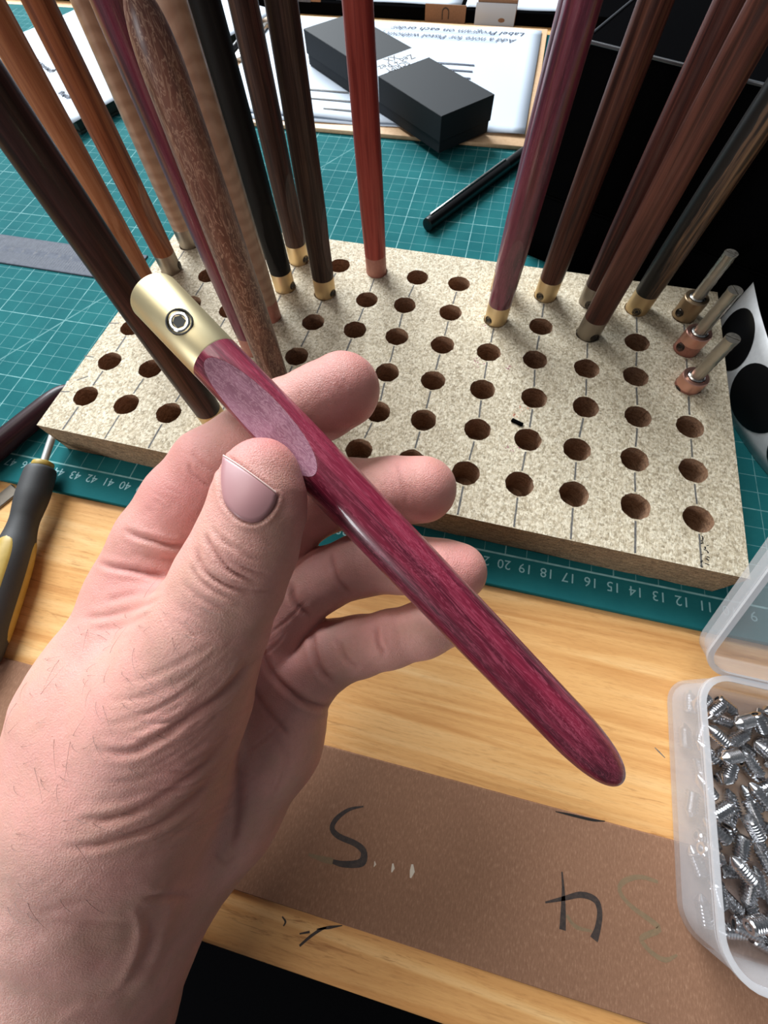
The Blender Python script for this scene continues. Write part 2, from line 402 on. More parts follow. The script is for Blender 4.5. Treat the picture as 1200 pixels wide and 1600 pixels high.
def facet_mat(key):
    if key not in FACET:
        if key == 'purpleheld':
            M = Mat('sanded_purpleheart', (140, 84, 104), 0.62)
            rdg = M.math('ABSOLUTE', M.math('SUBTRACT', M.noise(M.coords((1, 1, 0.25)), 12, 3, 0.6, 1.2), 0.5))
            n = M.noise(M.coords((1, 1, 0.2)), 2.2, 4)
            c = M.ramp(n, ((0.35, (128, 78, 96)), (0.65, (164, 112, 132))))
            c = M.mix(M.math('MULTIPLY', M.ramp(rdg, ((0.0, (1, 1, 1, 1)), (0.06, (0, 0, 0, 1)))), 0.5), c, (200, 156, 168))
            M.color(c); M.bump(rdg, 0.5, 0.03); FACET[key] = M.m
        else: FACET[key] = W[key]
    return FACET[key]

# ------------------------------------------------------------------ floor, desk, mat
v, f = box(-260, 260, -220, 160, -74, -72); tag(mk('floor', v, f, FLOOR), kind='structure')
v, f = bevbox(-110, 90, -15.05, 94, -2.6, -0.32, 0.18, 3)
desk = MB().add(v, f).build('desk_top', DESK, smooth=30)
tag(desk, 'light wood laminate desk top with rounded front edge', 'desk')
for lx, ly in ((-104, -10), (84, -10), (-104, 88), (84, 88)):
    v, f = box(lx - 3, lx + 3, ly - 3, ly + 3, -72, -2.6); mk('leg', v, f, BLACKM, parent=desk)

mat_ = MB().add(*bevbox(-64.6, 25.4, -0.15, 59.6, -0.32, 0.0, 0.05, 1)).build('cutting_mat', MATM)
tag(mat_, 'large green gridded cutting mat lying across the desk', 'cutting mat')
num = MB()
for n_ in range(0, 88):
    v, f = textmesh(str(n_), 0.66)
    num.add([(-x * 1.0 + 24 - n_, -y + 0.98, 0.004) for x, y, z in v], f)
num.build('printed_numbers', PRINT, parent=mat_)

# ------------------------------------------------------------------ particle board rack
PSI = -0.020956; BX, BY, BH, SX, SY = -18.8605, 4.65016, 2.168, 2.52633, 2.5415
cps, sps = math.cos(PSI), math.sin(PSI)
MEAS = {(0,0):(134,618.7),(0,1):(171.3,564.3),(1,0):(197.3,631.7),(1,1):(235,576),(2,0):(263.3,645),(4,5):(530.7,415),(6,5):(652.3,433.3),(7,5):(717,443.3),(5,4):(573.3,468.3),(6,4):(632.3,476.7),(7,4):(703.7,488.3),(4,3):(489.3,503.3),(5,3):(554.7,515.3),(6,3):(620,525.7),(7,3):(691.3,538.7),(8,3):(763.7,550),(4,2):(463.3,556.7),(6,2):(605,581.7),(7,2):(676.7,594.3),(8,2):(754,608.3),(6,1):(590,643.3),(7,1):(661.7,656),(8,1):(746,671),(6,0):(560.7,703),(7,0):(642.7,720),(8,0):(727.7,739),(9,4):(845,510),(9,3):(836,561.7),(9,2):(834.3,621.7),(9,1):(825,686.7),(9,0):(811.7,756),(10,3):(916.7,575.7),(10,2):(915,636),(10,1):(901.3,702),(10,0):(896.7,771.7),(11,4):(995.7,535),(11,3):(993.3,588.3),(11,2):(997,651),(11,1):(991.7,717.7),(11,0):(992.7,791),(12,2):(1078,666.7),(12,1):(1083.3,735),(12,0):(1091,810.7)}
HUV = {}
for i in range(13):
    for j in range(6):
        if (i, j) in MEAS:
            p = on(*MEAS[(i, j)], z=BH); dx, dy = p[0] - BX, p[1] - BY
            HUV[(i, j)] = (cps * dx + sps * dy, -sps * dx + cps * dy)
        else: HUV[(i, j)] = (i * SX, j * SY)
def hole_w(i, j):
    u, v_ = HUV[(i, j)]; return (BX + cps * u - sps * v_, BY + sps * u + cps * v_)
U0, U1, V0, V1 = -1.42, 32.25, -2.25, 15.05
HR, HD = 0.645, 1.55
brd = MB()
def ringcell(cx, cy, x0, x1, y0, y1):
    ang = [2 * math.pi * k / 24 for k in range(24)] + [math.atan2(y - cy, x - cx) % (2 * math.pi) for x in (x0, x1) for y in (y0, y1)]
    ang = sorted(ang); n = len(ang); inn = []; out = []; mid = []
    for a in ang:
        c, s = math.cos(a), math.sin(a)
        t = min([(x1 - cx) / c if c > 1e-9 else (x0 - cx) / c if c < -1e-9 else 1e9, (y1 - cy) / s if s > 1e-9 else (y0 - cy) / s if s < -1e-9 else 1e9])
        jr = HR * (1 + 0.035 * random.uniform(-1, 1))
        inn.append((cx + jr * c, cy + jr * s, BH)); out.append((cx + t * c, cy + t * s, BH)); mid.append((cx + HR * 0.985 * c, cy + HR * 0.985 * s, BH - HD))
    f = [(k, n + k, n + (k + 1) % n, (k + 1) % n) for k in range(n)]
    brd.add(inn + out, f, 0)
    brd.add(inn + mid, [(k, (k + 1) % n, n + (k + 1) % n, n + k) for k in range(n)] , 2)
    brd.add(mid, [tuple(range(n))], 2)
xs = [-0.5 * SX] + [(i + 0.5) * SX for i in range(13)]; ys = [-0.5 * SY] + [(j + 0.5) * SY for j in range(6)]
for i in range(13):
    for j in range(6): ringcell(*HUV[(i, j)], xs[i], xs[i + 1], ys[j], ys[j + 1])
for (a, b, c, d) in ((U0, xs[0], V0, V1), (xs[-1], U1, V0, V1), (xs[0], xs[-1], V0, ys[0]), (xs[0], xs[-1], ys[-1], V1)):
    brd.add([(a, c, BH), (b, c, BH), (b, d, BH), (a, d, BH)], [(0, 1, 2, 3)], 0)
# rough sawn sides: several slightly uneven strips
def sidewall(p0, p1, nn):
    n = 60; rows = 7; v = []
    for r in range(rows):
        for k in range(n + 1):
            t = k / n; o = 0 if r in (0,) else random.uniform(-0.035, 0.02)
            v.append((p0[0] + (p1[0] - p0[0]) * t + nn[0] * o, p0[1] + (p1[1] - p0[1]) * t + nn[1] * o, BH * (1 - r / (rows - 1))))
    f = [(r * (n + 1) + k, (r + 1) * (n + 1) + k, (r + 1) * (n + 1) + k + 1, r * (n + 1) + k + 1) for r in range(rows - 1) for k in range(n)]
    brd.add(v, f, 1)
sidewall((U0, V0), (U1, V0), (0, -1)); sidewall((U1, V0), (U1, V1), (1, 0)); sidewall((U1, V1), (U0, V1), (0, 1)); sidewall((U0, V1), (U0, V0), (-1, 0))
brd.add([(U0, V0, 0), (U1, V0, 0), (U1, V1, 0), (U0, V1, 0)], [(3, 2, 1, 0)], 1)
board = brd.build('particle_board_rack', [CHIP, CHIPS, HOLE], loc=(BX, BY, 0.0), rot=Matrix.Rotation(PSI, 3, 'Z').to_quaternion())
tag(board, 'thick pale particle board drilled with rows of holes as a tool rack', 'tool rack')
for i in range(13):
    pl = MB(); prev = (HUV[(i, 0)][0], V0)
    for j in range(7):
        nxt = HUV[(i, j)] if j < 6 else (HUV[(i, 5)][0] + 0.05, V1 - 0.35)
        a = np.array(prev); b = np.array(nxt); d = (b - a) / np.linalg.norm(b - a)
        s = a + d * (0.72 if j > 0 else 0.05); e = b - d * (0.72 if j < 6 else 0)
        if np.dot(e - s, d) > 0.1 and j < 6:
            pl.add(*ribbon([s + (e - s) * t + np.array([random.uniform(-.008, .008), 0]) for t in np.linspace(0, 1, 6)], 0.085 + random.uniform(-.01, .01), BH + 0.004))
        prev = nxt
    pl.build('pencil_line', PENCIL, parent=board)
for (x0, y0, x1, y1) in ((95, 612, 109, 612), (120, 594, 138, 588), (132, 556, 146, 558), (170, 505, 186, 505)):
    p, q = on(x0, y0, BH), on(x1, y1, BH)
    pts = [(cps * (a[0] - BX) + sps * (a[1] - BY), -sps * (a[0] - BX) + cps * (a[1] - BY)) for a in (p, q)]
    mk('pencil_tick', *ribbon(pts, 0.07, BH + 0.004), PENCIL, parent=board)
# cracked, splintered strip at the near right corner
cr = MB()
for k in range(14):
    p = on(1098 + random.uniform(-3, 9), 838 + k * 3.6, BH); q = (cps * (p[0] - BX) + sps * (p[1] - BY), -sps * (p[0] - BX) + cps * (p[1] - BY))
    a = random.uniform(0, 3); l_ = random.uniform(0.03, 0.09)
    cr.add(*ribbon([(q[0] - l_ * math.cos(a), q[1] - l_ * math.sin(a)), q, (q[0] + l_ * math.cos(a + .4), q[1] + l_ * math.sin(a + .4))], random.uniform(.03, .07), BH + 0.006))
tag(cr.build('splintered_cracks', BLACKHOLE, parent=board), kind='stuff')
# dust stains rubbed off the handles
PURPLEDUST = Mat('purple_dust', (150, 70, 100), 0.9).m; REDDUST = Mat('red_dust', (200, 138, 112), 0.9).m
sd = MB(); sr = MB()
for (x, y, s_, k, mb) in ((743, 566, 5, 16, sd), (793, 574, 3, 7, sd), (758, 510, 3, 6, sd), (1075, 560, 3, 6, sd), (813, 640, 5, 12, sr), (806, 650, 4, 8, sr), (795, 700, 5, 8, sd)):
    for _ in range(k):
        p = on(x + random.gauss(0, s_), y + random.gauss(0, s_ * .7), BH); q = np.array((cps * (p[0] - BX) + sps * (p[1] - BY), -sps * (p[0] - BX) + cps * (p[1] - BY)))
        r = random.uniform(.015, .045); n = 6
        mb.add([(q[0] + r * math.cos(t * 1.047) * random.uniform(.6, 1.4), q[1] + r * math.sin(t * 1.047) * random.uniform(.6, 1.4), BH + .005) for t in range(n)], [tuple(range(n))])
tag(sd.build('purple_dust', PURPLEDUST, parent=board), kind='stuff'); tag(sr.build('red_dust', REDDUST, parent=board), kind='stuff')
p = on(808, 660, BH + .05)
v, f = xf(bevbox(-.3, .3, -.1, .1, 0, .12, .03, 1), Matrix.Translation((p[0], p[1], BH + .003)) @ Matrix.Rotation(-.35, 4, 'Z'))
tag(mk('splinter', v, f, BLACKM), 'tiny black splinter lying between the holes of the particle board', 'splinter')

# ------------------------------------------------------------------ wooden handles
HL, FER, RF = 15.3, 2.1, 0.615
def wood_r(s):
    if s < 4.5: return 0.615 + 0.025 * (s - FER) / 2.4
    if s < 13.2: t = (s - 4.5) / 8.7; return 0.64 - 0.075 * t * t
    t = (s - 13.2) / (HL - 13.2); return 0.565 * max(0.0, 1 - t ** 2.6) ** 0.42 if t < 1 else 0.0
_hm = {}
def handle_meshes(hi, fdepth, fs0, fhl):
    key = (hi, fdepth, fs0, fhl)
    if key in _hm: return _hm[key]
    seg = 96 if hi else 40
    st = list(np.arange(FER, FER + 4.2, 0.05 if hi else 0.14)) + list(np.arange(FER + 4.2, 13.2, 0.4 if hi else 0.9)) + [13.2 + (HL - 13.2) * math.sin(t * math.pi / 2) for t in np.linspace(0, 1, 22 if hi else 14)][:-1]
    vv = []; cl = []
    for s in st:
        r = wood_r(s); q = max(0.0, 1 - ((s - fs0) / fhl) ** 2) if fdepth > 0 else 0
        lim = r - fdepth * q if q > 0 else 9
        for k in range(seg):
            a = 2 * math.pi * k / seg; c = r * math.cos(a); c2 = min(c, lim)
            vv.append((c2, r * math.sin(a), s)); cl.append(c > lim - 1e-6)
    n = len(st); ff = []; mi = []
    for i in range(n - 1):
        for k in range(seg):
            q = (i * seg + k, i * seg + (k + 1) % seg, (i + 1) * seg + (k + 1) % seg, (i + 1) * seg + k)
            ff.append(q); mi.append(0)
    vv.append((0, 0, HL)); t = len(vv) - 1
    for k in range(seg): ff.append(((n - 1) * seg + k, (n - 1) * seg + (k + 1) % seg, t)); mi.append(0)
    ff.append(tuple(reversed(range(seg)))); mi.append(0)
    fv, f2 = lathe([(RF - .06, 0), (RF - .015, .02), (RF, .06), (RF, FER - .03), (RF - .012, FER)], seg)
    _hm[key] = (vv, ff, mi, fv, f2); return _hm[key]

def set_screw(parent, R_, z, mring, msock, hi=False):
    q = 1.32 if hi else 1.0
    """countersunk hex socket set screw in the side of a ferrule, local +X side"""
    M_ = Matrix.Translation((0, 0, z)) @ Matrix.Rotation(math.pi / 2, 4, 'Y')
    s = 24
    hole = MB().add(*xf(lathe([(0.225 * q, R_ - 0.10), (0.225 * q, R_ + 0.012), (0.205 * q, R_ + 0.012), (0.2 * q, R_ - 0.03)], s, True, False), M_)).build('screw_hole', msock, parent, smooth=30)
    sm = MB().add(*xf(lathe([(0.175 * q, R_ - 0.06), (0.175 * q, R_ + 0.0), (0.155 * q, R_ + 0.02), (0.125 * q, R_ + 0.02), (0.115 * q, R_ - .0)], s, True, False), M_)).build('set_screw', mring, parent, smooth=30)
    hx = lathe([(0.108 * q, R_ - 0.05), (0.108 * q, R_ + 0.003)], 6, True, True)
    mk('hex_socket', *xf(hx, M_), msock, parent=sm)

def make_handle(name, label, wkey, fmat, base, axis=(0, 0, 1), xdir=(0, -1, 0), screw=0.0, facet=None, hi=False, group=None, cat='tool handle', fdepth=.16, fs0=4.05, fhl=1.75, smat=None, hasscrew=True):
    ez = Vector(axis).normalized(); ex = Vector(xdir); ex = (ex - ez * ex.dot(ez)).normalized(); ey = ez.cross(ex)
    rot = Matrix((ex, ey, ez)).transposed().to_quaternion()
    root = empty(name, base, rot); tag(root, label, cat, group)
    vv, ff, mi, fv, f2 = handle_meshes(hi, fdepth if facet is not None else 0, fs0, fhl)
    a = math.radians(facet or 0)
    Rz = Matrix.Rotation(a, 4, 'Z')
    o = mk('wooden_grip', [tuple(Rz @ Vector(p)) for p in vv], ff, [W[wkey], facet_mat(wkey)], root, midx=mi); autosmooth(o, 14 if hi else 25)
    if facet is not None:
        NS, NT = (60, 17) if hi else (24, 9); fv_ = []; z1 = HL if hi else HL
        for i in range(NS):
            s = fs0 + fhl * .999 * math.sin((i / (NS - 1) * 2 - 1) * math.pi / 2); r = wood_r(s); lim = r - fdepth * max(0.0, 1 - ((s - fs0) / fhl) ** 2)
            hw = math.sqrt(max(0.0, r * r - lim * lim))
            for j in range(NT): fv_.append(tuple(Rz @ Vector((lim + .004, hw * .985 * (j / (NT - 1) * 2 - 1), s))))
        mk('sanded_facet', fv_, [(i * NT + j, i * NT + j + 1, (i + 1) * NT + j + 1, (i + 1) * NT + j) for i in range(NS - 1) for j in range(NT - 1)], facet_mat(wkey), root, smooth=True)
    fo = mk('ferrule', fv, f2, fmat, root); autosmooth(fo, 30)
    if hasscrew:
        h = empty('screw', (0, 0, 0)); bpy.data.objects.remove(h)
        # screw pieces rotated about the handle axis
        n0 = set(bpy.data.objects); set_screw(root, RF, 1.28, smat or DARKSTEEL, BLACKHOLE, hi)
        for o2 in set(bpy.data.objects) - n0:
            if o2.parent == root or o2.parent is not None:
                o2.data.transform(Matrix.Rotation(math.radians(screw), 4, 'Z'))
    return root
INS = 1.02
G = 'wooden handles standing in the particle board rack'
LST = [  # hole, wood, ferrule, top offset/height, screw deg, facet deg, label
 ((3,0), 'rosewood', BRASS2, (-.08,-.09,12), 150, None, 'near-black rosewood handle, leftmost, standing behind the held tool ferrule'),
 ((0,3), 'tan', BRASS2, (.27,.28,7.7), 150, 10, 'light tan cherry handle, bottom hidden by the held brass ferrule'),
 ((0,4), 'orange', NICKEL, (.27,.24,10.7), 62, 45, 'orange-brown handle with grey metal ferrule at the left of the rack'),
 ((0,5), 'maple', NICKEL, (.3,.24,10.1), 48, None, 'pale curly maple handle with grey ferrule in the far left corner hole'),
 ((3,2), 'purple', COPPERM, (.05,.0,11), 150, None, 'purple handle mostly hidden behind the figured lacewood handle'),
 ((4,1), 'lace', BRASS2, (.15,.11,12.9), 150, 20, 'lacewood handle with pale squiggly figure and rounded top, nearest its neighbours'),
 ((3,3), 'maple2', COPPERM, (.13,.08,11.7), 150, None, 'rosy curly maple handle with copper ferrule behind the lacewood handle'),
 ((3,4), 'ebony', BRASS2, (-.1,-.05,11), 50, 15, 'jet black ebony handle with brass ferrule'),
 ((3,5), 'walnut', BRASS2, (.08,.04,10.4), 42, 38, 'dark walnut handle with brass ferrule between the black and brown handles'),
 ((4,4), 'wenge', BRASS2, (.28,.12,11.1), 45, 60, 'greyish brown wenge handle, just left of the salmon red one'),
 ((5,5), 'salmon', COPPERM, (-.3,-.08,10.6), 170, None, 'salmon red handle with copper ferrule standing alone at the back'),
 ((8,4), 'purple', BRASS2, (.07,-.01,11.5), -38, 8, 'purple handle with brass ferrule nearest right of the rack middle'),
 ((8,5), 'purple', BRASS2, (-.05,.0,11), 160, None, 'second purple handle, mostly hidden behind the purple one in front'),
 ((9,5), 'brown', BRASS2, (-.02,0,11), -25, None, 'glossy reddish brown handle with brass ferrule in the back row'),
 ((10,5), 'brown2', NICKEL, (-.23,.06,10.3), 5, None, 'dark reddish brown handle with grey ferrule, half hidden in the back row'),
 ((10,4), 'brown3', NICKEL, (.06,-.02,11), 42, None, 'chocolate brown handle with grey metal ferrule in front of the back row'),
 ((11,5), 'zebra', BRASS2, (.2,-.08,8.4), 8, None, 'striped brown and black handle, rightmost of the standing handles'),
]
for (ij, wk, fm, (ox, oy, hh), scd, fd, lb) in LST:
    x, y = hole_w(*ij); ax = (ox * .8, oy * .8, hh)
    hd_ = make_handle('tool_handle', lb, wk, fm, (x, y, BH - INS), ax, (CP[0] - x, CP[1] - y, 0), scd, fd, group=G)
    if wk == 'lace': hd_.scale = (1, 1, .935)

# the tool held in the hand
HA, HB = at(241, 462, 9.55), at(968, 1219, 9.22)
haxis = HB - HA; HLEN = np.linalg.norm(haxis)
mid = (HA + HB) / 2
held = make_handle('held_tool_handle', 'polished purple handle with bright brass ferrule held in the hand', 'purpleheld', BRASS, HA, haxis, CP - mid, 0, 16, hi=True, fdepth=.21, fs0=4.0, fhl=1.72, smat=CHROME)
held.scale = (1.0, 1.0, HLEN / HL)

# lying dark handle at the left edge
pA, pB = on(112, 605, .6), on(-30, 722, .6)
make_handle('tool_handle', 'dark purple-brown handle lying on the mat left of the rack', 'dark', BRASS, (pA[0] + (pB[0] - pA[0]) / math.dist(pA, pB) * 15.3, pA[1] + (pB[1] - pA[1]) / math.dist(pA, pB) * 15.3, .66), (pA[0] - pB[0], pA[1] - pB[1], 0.0), (0, 0, 1), 30, None)

# ------------------------------------------------------------------ collet inserts with split shanks
def insert(ij, label, h, cm, lower, tilt):
    x, y = hole_w(*ij); root = empty('collet_insert', (x, y, BH - 1.2)); tag(root, label, 'collet', 'split-shank collets in the rack')
    z0 = 1.2 + h
    MB().add(*lathe([(.6, 0), (.615, .03), (.615, z0 - .55)], 32, True, False)).build('lower_collar', lower, root, smooth=30)
    MB().add(*lathe([(.615, z0 - .55), (.625, z0 - .54), (.625, z0 - .04), (.595, z0), (.44, z0), (.42, z0 - .05), (.40, z0 - .25)], 32, False, True)).build('collar', cm, root, smooth=30)
    MB().add(*lathe([(.40, z0 - .1), (.40, z0 + .02), (.34, z0 + .06), (.27, z0 + .06)], 24, True, True)).build('inner_ring', STEEL, root, smooth=30)
    sh = MB(); n = 14; H_ = 2.35
    for sgn in (1, -1):
        zs = np.linspace(0, H_, 16); vv = []
        for z in zs:
            for k in range(n + 1):
                a = -math.pi / 2 + math.pi * k / n
                r = (.295 if z < H_ - .1 else .315) * (1 + .05 * random.uniform(-1, 1) * (0 < z < H_ - .15))
                vv.append((sgn * max(.02, r * math.cos(a) + .02), sgn * r * math.sin(a), z0 + z))
        m_ = n + 1; ff = [(i * m_ + k, i * m_ + (k + 1) % m_, (i + 1) * m_ + (k + 1) % m_, (i + 1) * m_ + k) for i in range(len(zs) - 1) for k in range(m_)]
        ff += [tuple(reversed(range(m_))), tuple((len(zs) - 1) * m_ + k for k in range(m_))]
        sh.add(vv, ff)
    o = sh.build('split_shank', SHANK, root, smooth=25)
    o.data.transform(Matrix.Rotation(tilt, 4, 'Z'))
    az = math.atan2(CP[1] - y, CP[0] - x)
    n0 = set(bpy.data.objects); set_screw(root, .615, z0 - .75, DARKSTEEL, BLACKHOLE)
    for o2 in set(bpy.data.objects) - n0: o2.data.transform(Matrix.Rotation(az - .45, 4, 'Z'))
    return root
SHANK = metal('worn_shank_metal', (186, 178, 166), 0.42, .1)
insert((12, 5), 'brass-collared split collet, farthest of the three at the right rack edge', 1.15, BROWNBRASS, BROWNBRASS, .9)
insert((12, 4), 'copper-collared split collet, middle of the three at the right rack edge', 1.1, COPPER, COPPERM, .3)
insert((12, 3), 'copper-collared split collet, nearest of the three at the right rack edge', .65, COPPER, COPPERM, 1.2)

# ------------------------------------------------------------------ cardboard strip with marker writing
ZD = -0.32                                            # desk surface
cardb = MB().add(*bevbox(-45, 40, -13.35, -8.2, ZD, ZD + .14, .03, 1))
co = cardb.build('cardboard_strip', CARD); tag(co, 'brown cardboard strip with handwritten marker figures along the desk front', 'cardboard')
def stroke(name, pts, wd, mat, parent, z, taper=None, label=None):
    L = smoothline([on(x, y, z)[:2] for x, y in pts], 40)
    tp = None if taper is None else np.interp(np.linspace(0, 1, len(L)), np.linspace(0, 1, len(taper)), taper)
    v, f = ribbon(L, wd, z + .004, tp); o = mk(name, v, f, mat, parent)
    if label: tag(o, label)
    return o
zc = ZD + .14
# the hooked letter S
stroke('marker_letter', [(568, 1260), (545, 1265), (525, 1280), (519, 1295), (530, 1307), (555, 1318), (568, 1330), (567, 1345), (556, 1350), (535, 1350), (520, 1346)], .19, INK, co, zc, (.25, .6, .9, 1, 1, 1, 1.2, 1.5, 1.2, 1, .7), 'black marker letter S')
stroke('marker_tail', [(520, 1346), (503, 1342), (482, 1335)], .2, INKFADE, co, zc, (1, .9, .4))
# the figure 4
stroke('marker_stroke', [(878, 1362), (880, 1390), (880, 1420), (879, 1453)], .17, INK, co, zc, (.3, .6, 1, 1.3), 'black marker figure 4, upright stroke')
stroke('marker_stroke', [(852, 1410), (880, 1404), (908, 1398), (930, 1406), (937, 1425), (934, 1450), (928, 1468)], .18, INK, co, zc, (.3, .7, 1, 1.1, 1, 1.1, 1.5), 'black marker figure 4, hooked stroke')
stroke('faded_stroke', [(885, 1430), (900, 1448), (925, 1455)], .16, INKFADE, co, zc, (.6, .8, .4))
stroke('faded_stroke', [(1028, 1378), (1000, 1370), (975, 1377), (968, 1392), (985, 1415), (1015, 1437), (1030, 1452), (1008, 1462), (1002, 1470), (1020, 1490), (1040, 1500), (1058, 1492)], .17, INKFADE, co, zc, (.6, .8, 1, .8, .8, 1, 1, 1, .8, .8, .8, .4), 'faded marker figure')
for (x, y, s_) in ((613, 1356, .13), (643, 1361, .2), (585, 1350, .08)):
    p = on(x, y, zc); L_ = [(p[0], p[1] - s_), (p[0] + .03, p[1]), (p[0] - .01, p[1] + s_)]
    v, f = ribbon(L_, s_ * .9, zc + .005, (.3, 1, .4)); mk('tape_fleck', v, f, Mat('pale_fleck', (196, 184, 168), .7).m if 'pale_fleck' not in bpy.data.materials else bpy.data.materials['pale_fleck'], co)
# torn dark lip along the far edge of the strip
stroke('torn_edge', [(868, 1268), (895, 1274), (925, 1281), (945, 1283)], .09, BLACKHOLE, co, zc, (.3, 1, 1, .3))
# ink scribble on the desk itself
stroke('ink_scratch', [(468, 1478), (484, 1464), (500, 1453), (510, 1449)], .09, INK, desk, ZD, (.8, 1, 1, .6))
stroke('ink_scratch', [(495, 1452), (515, 1449), (535, 1446)], .09, INK, desk, ZD, (.4, 1, .3))
stroke('ink_scratch', [(468, 1459), (484, 1456)], .07, INK, desk, ZD, (.6, 1))
stroke('ink_scratch', [(441, 1432), (446, 1440), (443, 1447)], .07, INK, desk, ZD, (.6, 1, .6))
stroke('pencil_scratch', [(1023, 1168), (1030, 1175), (1039, 1184)], .05, PENCIL, desk, ZD, (.6, 1, .6))

# ------------------------------------------------------------------ box of set screws
def rrect(x0, x1, y0, y1, r, n=8):
    P = []
    for cx, cy, a0 in ((x1 - r, y1 - r, 0), (x0 + r, y1 - r, 90), (x0 + r, y0 + r, 180), (x1 - r, y0 + r, 270)):
        for k in range(n + 1): a = math.radians(a0 + 90 * k / n); P.append((cx + r * math.cos(a), cy + r * math.sin(a)))
    return P
def tray(x0, x1, y0, y1, r, z0, z1, wall, rim, rimh):
    """open tray: rings of a rounded rectangle from the outside up over the rim and down inside"""
    prof = [(.18, z0), (.05, z0 + .03), (.0, z0 + .12), (-.04, z1 - rimh), (-.04 - rim, z1 - rimh + .01), (-.04 - rim, z1 - .03), (-.01 - rim, z1), (wall - .06, z1), (wall - .04, z1 - .03), (wall, z0 + wall + .06), (wall + .12, z0 + wall)]
    v = []; n = None
    for off, z in prof:
        P = rrect(x0 + off, x1 - off, y0 + off, y1 - off, max(.05, r - off)); n = len(P); v += [(a, b, z) for a, b in P]
    f = [(i * n + k, i * n + (k + 1) % n, (i + 1) * n + (k + 1) % n, (i + 1) * n + k) for i in range(len(prof) - 1) for k in range(n)]
    f += [tuple(reversed(range(n))), tuple((len(prof) - 1) * n + k for k in range(n))]
    return v, f
BX0, BX1, BY0, BY1 = 11.25, 23.2, -11.0, -2.35
sbox = empty('screw_box', (BX0, BY0, ZD)); tag(sbox, 'clear plastic box with its lid open, holding steel set screws', 'box')
sbox_tray = MB().add(*tray(0, BX1 - BX0, 0, BY1 - BY0, 1.1, .01, 2.3, .14, .05, .22)).build('tray', PLAST, sbox, smooth=35)
def rim_ring(dx, dy, r, z, M=None):
    P0_ = rrect(-.1, dx + .1, -.1, dy + .1, r + .1); P1_ = rrect(.1, dx - .1, .1, dy - .1, r - .1); n = len(P0_)
    v = [(a, b_, z_) for P, z_ in ((P0_, z - .1), (P0_, z), (P1_, z), (P1_, z - .1)) for a, b_ in P]
    if M is not None: v = [tuple(M @ Vector(p)) for p in v]
    f = [(i * n + k, i * n + (k + 1) % n, ((i + 1) % 4) * n + (k + 1) % n, ((i + 1) % 4) * n + k) for i in range(4) for k in range(n)]
    return v, f
PLAST2 = PLAST.copy(); PLAST2.name = 'clear_plastic_rim'
for nd in PLAST2.node_tree.nodes:
    if nd.type == 'MATH' and nd.operation == 'ADD': nd.inputs[1].default_value = .27
MB().add(*rim_ring(BX1 - BX0, BY1 - BY0, 1.1, 2.315)).build('rim', PLAST2, sbox, smooth=40)
lid = MB().add(*tray(0, BX1 - BX0, 0, BY1 - BY0 - .1, 1.1, 0, 1.0, .14, .04, .18))
Ml = Matrix.Translation((0, BY1 - BY0 + .12, 2.2)) @ Matrix.Rotation(math.radians(53), 4, 'X')
# the lid opens away from us: its hollow side faces the viewer
lv = [tuple(Ml @ Vector((x, y, -.0 + (z - 1.0)))) for x, y, z in lid.v]
lo_ = MB().add(lv, lid.f).build('lid', PLAST, sbox, smooth=35)
MB().add(*rim_ring(BX1 - BX0, BY1 - BY0 - .1, 1.1, .015, Ml)).build('lid_rim', PLAST2, lo_, smooth=40)
MB().add(*xf(bevbox(1.1, 10.5, -.16, .16, -.04, .03, .02, 1), Matrix.Translation((0, BY1 - BY0 + .07, 2.2)))).build('hinge', PLAST, sbox)

def screw_mesh():
    r, L_ = .24, .88; prof = []; z = 0.0
    prof += [(.20, 0), (r * .93, .03)]; z = .05
    while z < L_ - .22: prof += [(r, z), (r, z + .02), (r * .78, z + .055), (r * .78, z + .068)]; z += .096
    prof += [(r * .86, L_ - .18), (.05, L_)]
    v, f = lathe(prof, 16, False, True)
    # hex socket at the blunt end
    n = 16; b = len(v); hexr = [(.11 / max(abs(math.cos(((2 * math.pi * k / n) + math.pi / 6) % (math.pi / 3) - math.pi / 6)), .5)) for k in range(n)]
    for z_ in (0.0, .2): v += [(hexr[k] * math.cos(2 * math.pi * k / n), hexr[k] * math.sin(2 * math.pi * k / n), z_) for k in range(n)]
    f += [(k, b + k, b + (k + 1) % n, (k + 1) % n) for k in range(n)] + [(b + k, b + n + k, b + n + (k + 1) % n, b + (k + 1) % n) for k in range(n)] + [tuple(b + n + k for k in range(n))]
    v = [(x, y, z_ - L_ / 2) for x, y, z_ in v]; return v, f
sv, sf = screw_mesh(); proto = None
placed = []
def segd(p1, q1, p2, q2):
    t = np.linspace(0, 1, 6)[:, None]; A = p1 * (1 - t) + q1 * t; B = p2 * (1 - t) + q2 * t
    return np.linalg.norm(A[:, None] - B[None], axis=2).min()
rs = random.Random(11)
def try_screw(z, tries, target, xr, tiltmax, thr):
    cnt = 0
    for _ in range(tries):
        if cnt >= target: break
        x = rs.uniform(*xr); y = rs.uniform(BY0 + .62, BY1 - .62); a = rs.uniform(0, 2 * math.pi); ti = rs.uniform(-tiltmax, tiltmax)
        d = np.array([math.cos(a) * math.cos(ti), math.sin(a) * math.cos(ti), math.sin(ti)]); c = np.array([x, y, z + abs(math.sin(ti)) * .3])
        p, q = c - d * .3, c + d * .3
        e0, e1 = c - d * .47, c + d * .47
        if min(e0[0], e1[0]) < BX0 + .38 or min(e0[1], e1[1]) < BY0 + .42 or max(e0[1], e1[1]) > BY1 - .42: continue
        if any(np.linalg.norm(c - o[2]) < 1.1 and segd(p, q, o[0], o[1]) < thr for o in placed): continue
        placed.append((p, q, c, d, a)); cnt += 1
z1 = ZD + .15 + .255
try_screw(z1, 40000, 140, (BX0 + .45, 18.6), 0.0, .485)
